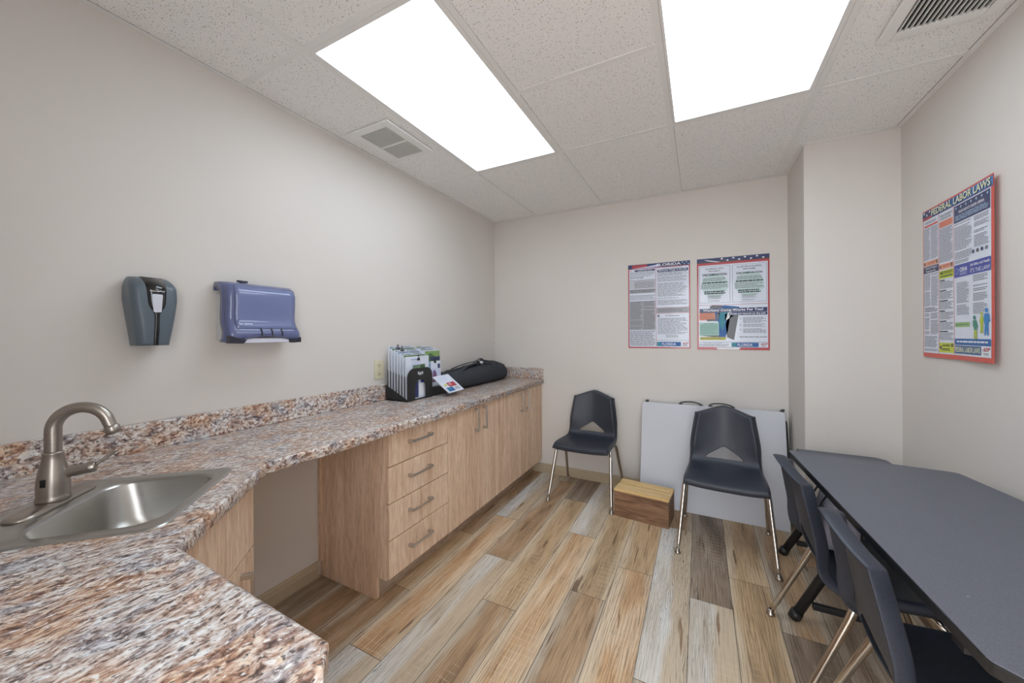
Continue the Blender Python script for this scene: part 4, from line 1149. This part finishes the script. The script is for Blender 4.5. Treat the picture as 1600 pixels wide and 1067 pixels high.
def florida_right():
    x0, x1, z0, z1 = -.016, .441, 1.146, 1.832
    r = thing('wall_poster', 'red bordered poster reading Workers Comp on the back wall, right of the pair', 'poster', ((x0 + x1) / 2, YB, z0), group='labor law posters')
    s = Sheet((x0, YB, z1), (1, 0, 0), (0, 0, -1), (0, -1, 0), x1 - x0, z1 - z0, .003); rnd = random.Random(12)
    backing(s, REDF); s.rect(0, 0, 1, 1, REDF, 0); s.rect(.022, .075, .978, .972, PALE, 1); s.rect(0, .0, 1, .050, NAVY, 2)
    s.poly([(0, .05), (0, .036), (.35, .03), (.7, .046), (1, .036), (1, .05)], CHAR, 3); s.poly([(.1, .012), (.16, .03), (.28, .046), (.34, .046), (.2, .026)], WHT, 4)
    for k in range(8): star(s, .36 + .08 * k, .014 + .02 * (k % 2), .024, .012, WHT, 4)
    for c0, c1, T in ((.035, .475, ('FLORIDA LAW', 'PROHIBITS', 'DISCRIMINATION')), (.505, .965, ('LA LEY DE LA FLORIDA', 'PROHIBE', 'DISCRIMINACIÓN'))):
        w = c1 - c0; m = (c0 + c1) / 2
        for q in ((c0, .09, c1, .0925), (c0, .488, c1, .4905), (c0, .09, c0 + .005, .4905), (c1 - .005, .09, c1, .4905)): s.rect(*q, INK, 2)
        disc(s, m, .30, w * .43, .135, plain('ink_pale_mint', C(192, 214, 216), .4), 2)
        L0 = .13 if c0 < .4 else .18
        s.text(T[0], m - L0 * (1 if c0 < .4 else .92), .108, m + L0 * (1 if c0 < .4 else .92), .124, INKD, 4, .012); s.text(T[1], m - .085, .135, m + .085, .149, INKD, 4, .012); s.text(T[2], m - .175, .168, m + .175, .194, INKD, 4, .03)
        s.lines(m - .17, .215, m + .17, .256, INK, 4, 4, .45, .2, 0, rnd); s.lines(m - .18, .262, m + .18, .278, INKD, 1, 4, .8, 0, 0, rnd)
        s.lines(m - .20, .285, m + .20, .35, INK, 6, 4, .42, .3, .05, rnd); s.lines(m - .15, .36, m + .15, .40, INKD, 2, 4, .6, .1, 0, rnd); s.lines(m - .1, .41, m + .1, .452, INK, 4, 4, .4, .2, 0, rnd); s.lines(m - .1, .462, m + .08, .478, INK, 2, 4, .4, .2, 0, rnd)
    s.rect(.022, .512, .978, .516, REDF, 2)
    # picture of a worker leaning over, as blocks of colour
    s.rect(.03, .595, .46, .68, ORA, 2); s.lines(.04, .60, .25, .675, REDP, 9, 3, .3, .3, .1, rnd); s.rect(.14, .668, .3, .69, CHAR, 3)
    s.poly([(.26, .60), (.30, .53), (.40, .52), (.60, .54), (.60, .60), (.47, .66), (.44, .80), (.40, .87), (.31, .86), (.31, .70), (.26, .67)], BLU, 4)
    s.poly([(.31, .60), (.40, .56), (.44, .60), (.40, .72), (.37, .80), (.33, .74)], TEAL, 5); s.poly([(.18, .53), (.22, .515), (.36, .52), (.36, .545), (.2, .56)], CHAR, 5); s.poly([(.40, .62), (.50, .58), (.46, .66), (.40, .69)], WHT, 5); s.poly([(.26, .66), (.31, .58), (.33, .6), (.30, .68)], CHAR, 5)
    s.poly([(.41, .72), (.47, .60), (.58, .60), (.585, .64), (.525, .895), (.43, .865)], CHAR, 4)
    s.poly([(.04, .845), (.32, .84), (.43, .865), (.40, .875), (.2, .86)], CHAR, 3)
    s.rect(.035, .552, .97, .597, NAVY, 6); s.text("Workers' Comp Works For You!", .085, .556, .915, .592, WHT, 7, .025)
    s.rect(.46, .600, .97, .630, NAVY, 6); s.text('If you are injured on the job:', .475, .605, .95, .627, WHT, 7, .02)
    for k, (v, n) in enumerate(((.655, 5), (.725, 3), (.775, 4))):
        s.text('%d.' % (k + 1), .605, v, .63, v + .018, INKD, 3, .01); s.lines(.65, v, .955, v + n * .0125, INKD, n, 3, .35, .3, 0, rnd)
    s.lines(.60, .858, .965, .868, INKD, 1, 3, .6, 0, 0, rnd)
    s.rect(.035, .705, .315, .845, MINT, 5); s.text('GO TO WORK', .10, .710, .24, .723, INKD, 6); s.lines(.045, .73, .30, .838, plain('ink_sea', C(96, 142, 138), .5), 10, 6, .35, .3, .05, rnd)
    s.rect(.04, .862, .41, .895, YEL, 5); s.lines(.05, .866, .40, .892, INK, 3, 6, .35, .2, 0, rnd)
    s.rect(.022, .915, .978, .918, INK, 2); s.text('Florida Relay Services Guide', .09, .922, .36, .934, INKD, 3); s.lines(.03, .938, .46, .968, INK, 4, 3, .4, .1, 0, rnd)
    s.rect(.49, .922, .855, .968, BLU, 2); s.rect(.49, .922, .56, .968, TEAL, 3); s.text('FLORIDA', .575, .932, .775, .960, WHT, 4, .01); s.text('ADP', .875, .926, .965, .948, REDP, 3, .03, .15); s.lines(.89, .953, .95, .968, INK, 2, 3)
    s.poly([(.27, .975), (.62, .975), (.59, .998), (.30, .998)], WHT, 3)
    s.obj('printed_sheet', r)
florida_right()

def federal():
    ya, yb, z0, z1 = 2.463, 1.965, 1.153, 1.842
    r = thing('wall_poster', 'large federal labor laws poster on the right wall', 'poster', (XR, (ya + yb) / 2, z0), group='labor law posters')
    bend = lambda U, V: .004 + .012 * U * U + .004 * max(0, V - .8) + .0015 * math.sin(U * 9) * V
    s = Sheet((XR, ya, z1), (0, -1, 0), (0, 0, -1), (-1, 0, 0), ya - yb, z1 - z0, .002, bend, .0004); rnd = random.Random(13)
    backing(s, REDO); s.rect(0, 0, 1, 1, REDO, 0); s.rect(.012, .066, .975, .972, PALE, 1)
    s.rect(.0, .010, 1, .064, BLU, 2); s.rect(0, .006, .15, .05, NAVY, 3); s.rect(0, .05, .15, .066, REDP, 3); s.rect(.62, .012, 1, .06, plain('ink_steel', C(88, 134, 190), .4), 3)
    for k in range(3): star(s, .03 + .045 * k, .018 + .018 * (k % 2), .016, .010, WHT, 4)
    s.text('FEDERAL LABOR LAWS', .165, .016, .985, .060, plain('ink_shadow', C(36, 50, 80), .5), 4, .03); s.text('FEDERAL LABOR LAWS', .155, .013, .975, .056, plain('ink_cream', C(222, 226, 196), .4), 6, .022)
    c1, c2, c3 = .268, .49, .975
    s.rect(c1 - .004, .066, c1 + .002, .972, REDO, 2); s.rect(c2 - .004, .066, c2 + .002, .972, REDO, 2)
    s.text('EMPLOYEE RIGHTS', .05, .082, .22, .098, INKD, 3); s.rect(.03, .106, .25, .118, REDO, 3); s.lines(.02, .128, .125, .345, INK, 26, 3, .42, .25, .1, rnd); s.lines(.14, .128, .255, .345, INK, 26, 3, .42, .25, .1, rnd)
    s.rect(.014, .352, .26, .384, ORA, 3); s.text('1-866-4-USWAGE', .08, .360, .2, .374, REDP, 4); disc(s, .035, .368, .014, .010, CHAR, 4); s.rect(.225, .356, .248, .378, CHAR, 4)
    s.rect(.014, .388, .262, .432, NAVY, 3); s.text('Employee Polygraph', .05, .393, .24, .408, WHT, 4, .01); s.text('Protection Act', .06, .413, .22, .427, WHT, 4, .01)
    s.lines(.02, .44, .13, .66, INK, 28, 3, .42, .25, .1, rnd); s.lines(.145, .44, .258, .66, INK, 28, 3, .42, .25, .1, rnd); s.lines(.03, .668, .25, .70, INKD, 3, 3, .4, .3, 0, rnd); s.lines(.03, .705, .115, .85, INK, 18, 3, .45, .2, .1, rnd); s.lines(.135, .705, .258, .85, INK, 18, 3, .45, .2, .1, rnd); s.lines(.03, .86, .25, .962, INK, 12, 3, .45, .2, .1, rnd)
    s.text('EMPLOYEE RIGHTS', .29, .082, .475, .098, INKD, 3); s.lines(.29, .104, .47, .12, INKD, 2, 3, .4, .1, 0, rnd); s.rect(.28, .124, .478, .165, ORA, 3); s.lines(.285, .128, .472, .162, REDO, 4, 4, .55, .1, 0, rnd); s.lines(.28, .172, .478, .39, INK, 26, 3, .45, .2, .12, rnd)
    s.rect(.278, .398, .482, .432, ORA, 3); s.text('1-866-487-9243', .33, .405, .43, .42, REDP, 4); disc(s, .295, .415, .012, .010, CHAR, 4); s.rect(.45, .402, .472, .425, CHAR, 4)
    s.rect(.276, .440, .484, .492, LIME, 3); s.text('EMPLOYEE RIGHTS', .29, .446, .475, .466, INKD, 4, .012); s.lines(.29, .473, .47, .486, GRND, 1, 4, .7, 0, 0, rnd)
    for k in range(6):
        v = .50 + k * .065; s.lines(.282, v, .36 + .02 * (k % 3), v + .008, INKD, 1, 3, .9, 0, 0, rnd); s.lines(.282, v + .012, .478, v + .06, INK, 6, 3, .45, .25, .05, rnd)
    s.rect(.276, .90, .484, .962, LIME, 3); s.text('1-866-4-USWAGE', .32, .908, .43, .925, INKD, 4, .01); s.lines(.31, .935, .43, .953, INKD, 2, 4, .5, .1, 0, rnd); disc(s, .30, .93, .014, .012, CHAR, 4); s.rect(.45, .905, .475, .925, CHAR, 4)
    s.rect(.50, .072, c3 - .008, .175, NAVY, 3)
    for k in range(7): star(s, .53 + .068 * k, .088, .014, .011, SKYB, 4)
    s.text('YOUR RIGHTS UNDER USERRA', .56, .108, .90, .124, WHT, 4, .012); s.lines(.52, .135, .95, .168, SKYB, 4, 4, .4, .1, 0, rnd)
    s.lines(.505, .185, .74, .40, INK, 24, 3, .42, .35, .15, rnd); s.lines(.77, .185, .955, .36, INK, 20, 3, .42, .35, .15, rnd); s.lines(.505, .405, .7, .425, INK, 3, 3, .4, .3, 0, rnd)
    for k in range(4): disc(s, .76 + .055 * k, .378, .016, .011, [NAVY, CHAR, NAVY, INK][k], 4)
    s.rect(.498, .430, c3 - .002, .505, BLUD, 3); disc(s, .535, .468, .022, .018, SKYB, 4); disc(s, .535, .468, .018, .015, BLUD, 5); s.text('OSHA', .575, .450, .68, .475, WHT, 4, .02); s.lines(.575, .48, .68, .498, LIL, 3, 4, .4, .1, 0, rnd)
    s.text('Job Safety and Health', .72, .442, .962, .462, WHT, 4, .012); s.text("IT'S THE LAW!", .72, .472, .962, .496, WHT, 4)
    s.lines(.53, .52, .70, .735, INK, 24, 3, .42, .3, .18, rnd); s.lines(.755, .515, .935, .735, INK, 24, 3, .42, .3, .18, rnd)
    s.rect(.505, .775, .71, .803, plain('ink_sage', C(150, 188, 130), .5), 3); s.text('Contact OSHA. We can help.', .515, .782, .69, .796, GRND, 4)
    s.rect(.498, .872, c3 - .002, .910, BLU, 3); s.lines(.53, .885, .94, .900, WHT, 1, 4, .6, 0, 0, rnd)
    MG = plain('figure_green', C(46, 134, 112), .4); MY = plain('figure_lime', C(178, 192, 60), .4); MB = plain('figure_blue', C(40, 128, 196), .4)
    def figure(u, v, w, m, m2, lean):
        disc(s, u + lean, v, w * .27, w * .20, m, 6)
        s.poly([(u - w * .35 + lean, v + w * .26), (u + w * .38 + lean, v + w * .26), (u + w * .55, v + w * .9), (u + w * .3, v + w * .95), (u + w * .26, v + w * 1.2), (u - w * .32, v + w * 1.2), (u - w * .42, v + w * .95), (u - w * .6, v + w * .8)], m, 5)
        s.poly([(u - w * .32, v + w * 1.2), (u + w * .26, v + w * 1.2), (u + w * .34, v + w * 2.05), (u + w * .1, v + w * 2.05), (u, v + w * 1.5), (u - w * .16, v + w * 2.05), (u - w * .38, v + w * 2.05)], m2, 5)
    s_w = .064
    figure(.79, .752, s_w * .92, MG, MY, -.015); figure(.868, .735, s_w * .8, MY, MY, 0); figure(.925, .716, s_w * 1.04, MB, MB, 0)
    s.rect(.885, .77, .97, .772, MB, 6)
    s.rect(.498, .914, .86, .962, plain('ink_steel_dark', C(58, 96, 140), .4), 3); s.text('FEDERAL LABOR LAWS', .505, .922, .85, .952, plain('ink_cream', C(222, 226, 196), .4), 5, .02); s.rect(.865, .912, .972, .966, WHT, 3); s.text('ADP', .88, .918, .958, .940, REDP, 5, .03, .15); s.lines(.89, .948, .95, .962, INK, 2, 4)
    s.obj('printed_sheet', r)
federal()

# ------------------------------------------------------------------ camera, and world background as added fill light through the doorway
F, YAW, CY, ROLL, CZ = 571.31, math.radians(27.174), 522.45, math.radians(.3038), 1.2681
cam = bpy.data.cameras.new('camera'); co = bpy.data.objects.new('camera', cam); COL.objects.link(co)
right = Vector((math.cos(YAW), math.sin(YAW), 0)); fwd = Vector((-math.sin(YAW), math.cos(YAW), 0)); up = Vector((0, 0, 1))
r2 = right * math.cos(ROLL) - up * math.sin(ROLL); u2 = right * math.sin(ROLL) + up * math.cos(ROLL)
M = Matrix(((r2.x, u2.x, -fwd.x, 0), (r2.y, u2.y, -fwd.y, 0), (r2.z, u2.z, -fwd.z, CZ), (0, 0, 0, 1)))
co.matrix_world = M
cam.sensor_fit = 'HORIZONTAL'; cam.sensor_width = 36; cam.lens = F / 1600 * 36; cam.shift_y = -(533.5 - CY) / 1600; cam.clip_start = .02
SC.camera = co
w = bpy.data.worlds.new('world'); SC.world = w; w.use_nodes = True
bg = w.node_tree.nodes['Background']; bg.inputs['Color'].default_value = (.93, .96, 1.0, 1); bg.inputs['Strength'].default_value = WSTR
SC.view_settings.view_transform = 'Standard'; SC.view_settings.look = 'None'; SC.view_settings.gamma = 1.0
SC.view_settings.use_curve_mapping = False; SC.view_settings.exposure = EXPO
SC.cycles.diffuse_bounces = 8; SC.cycles.max_bounces = 12
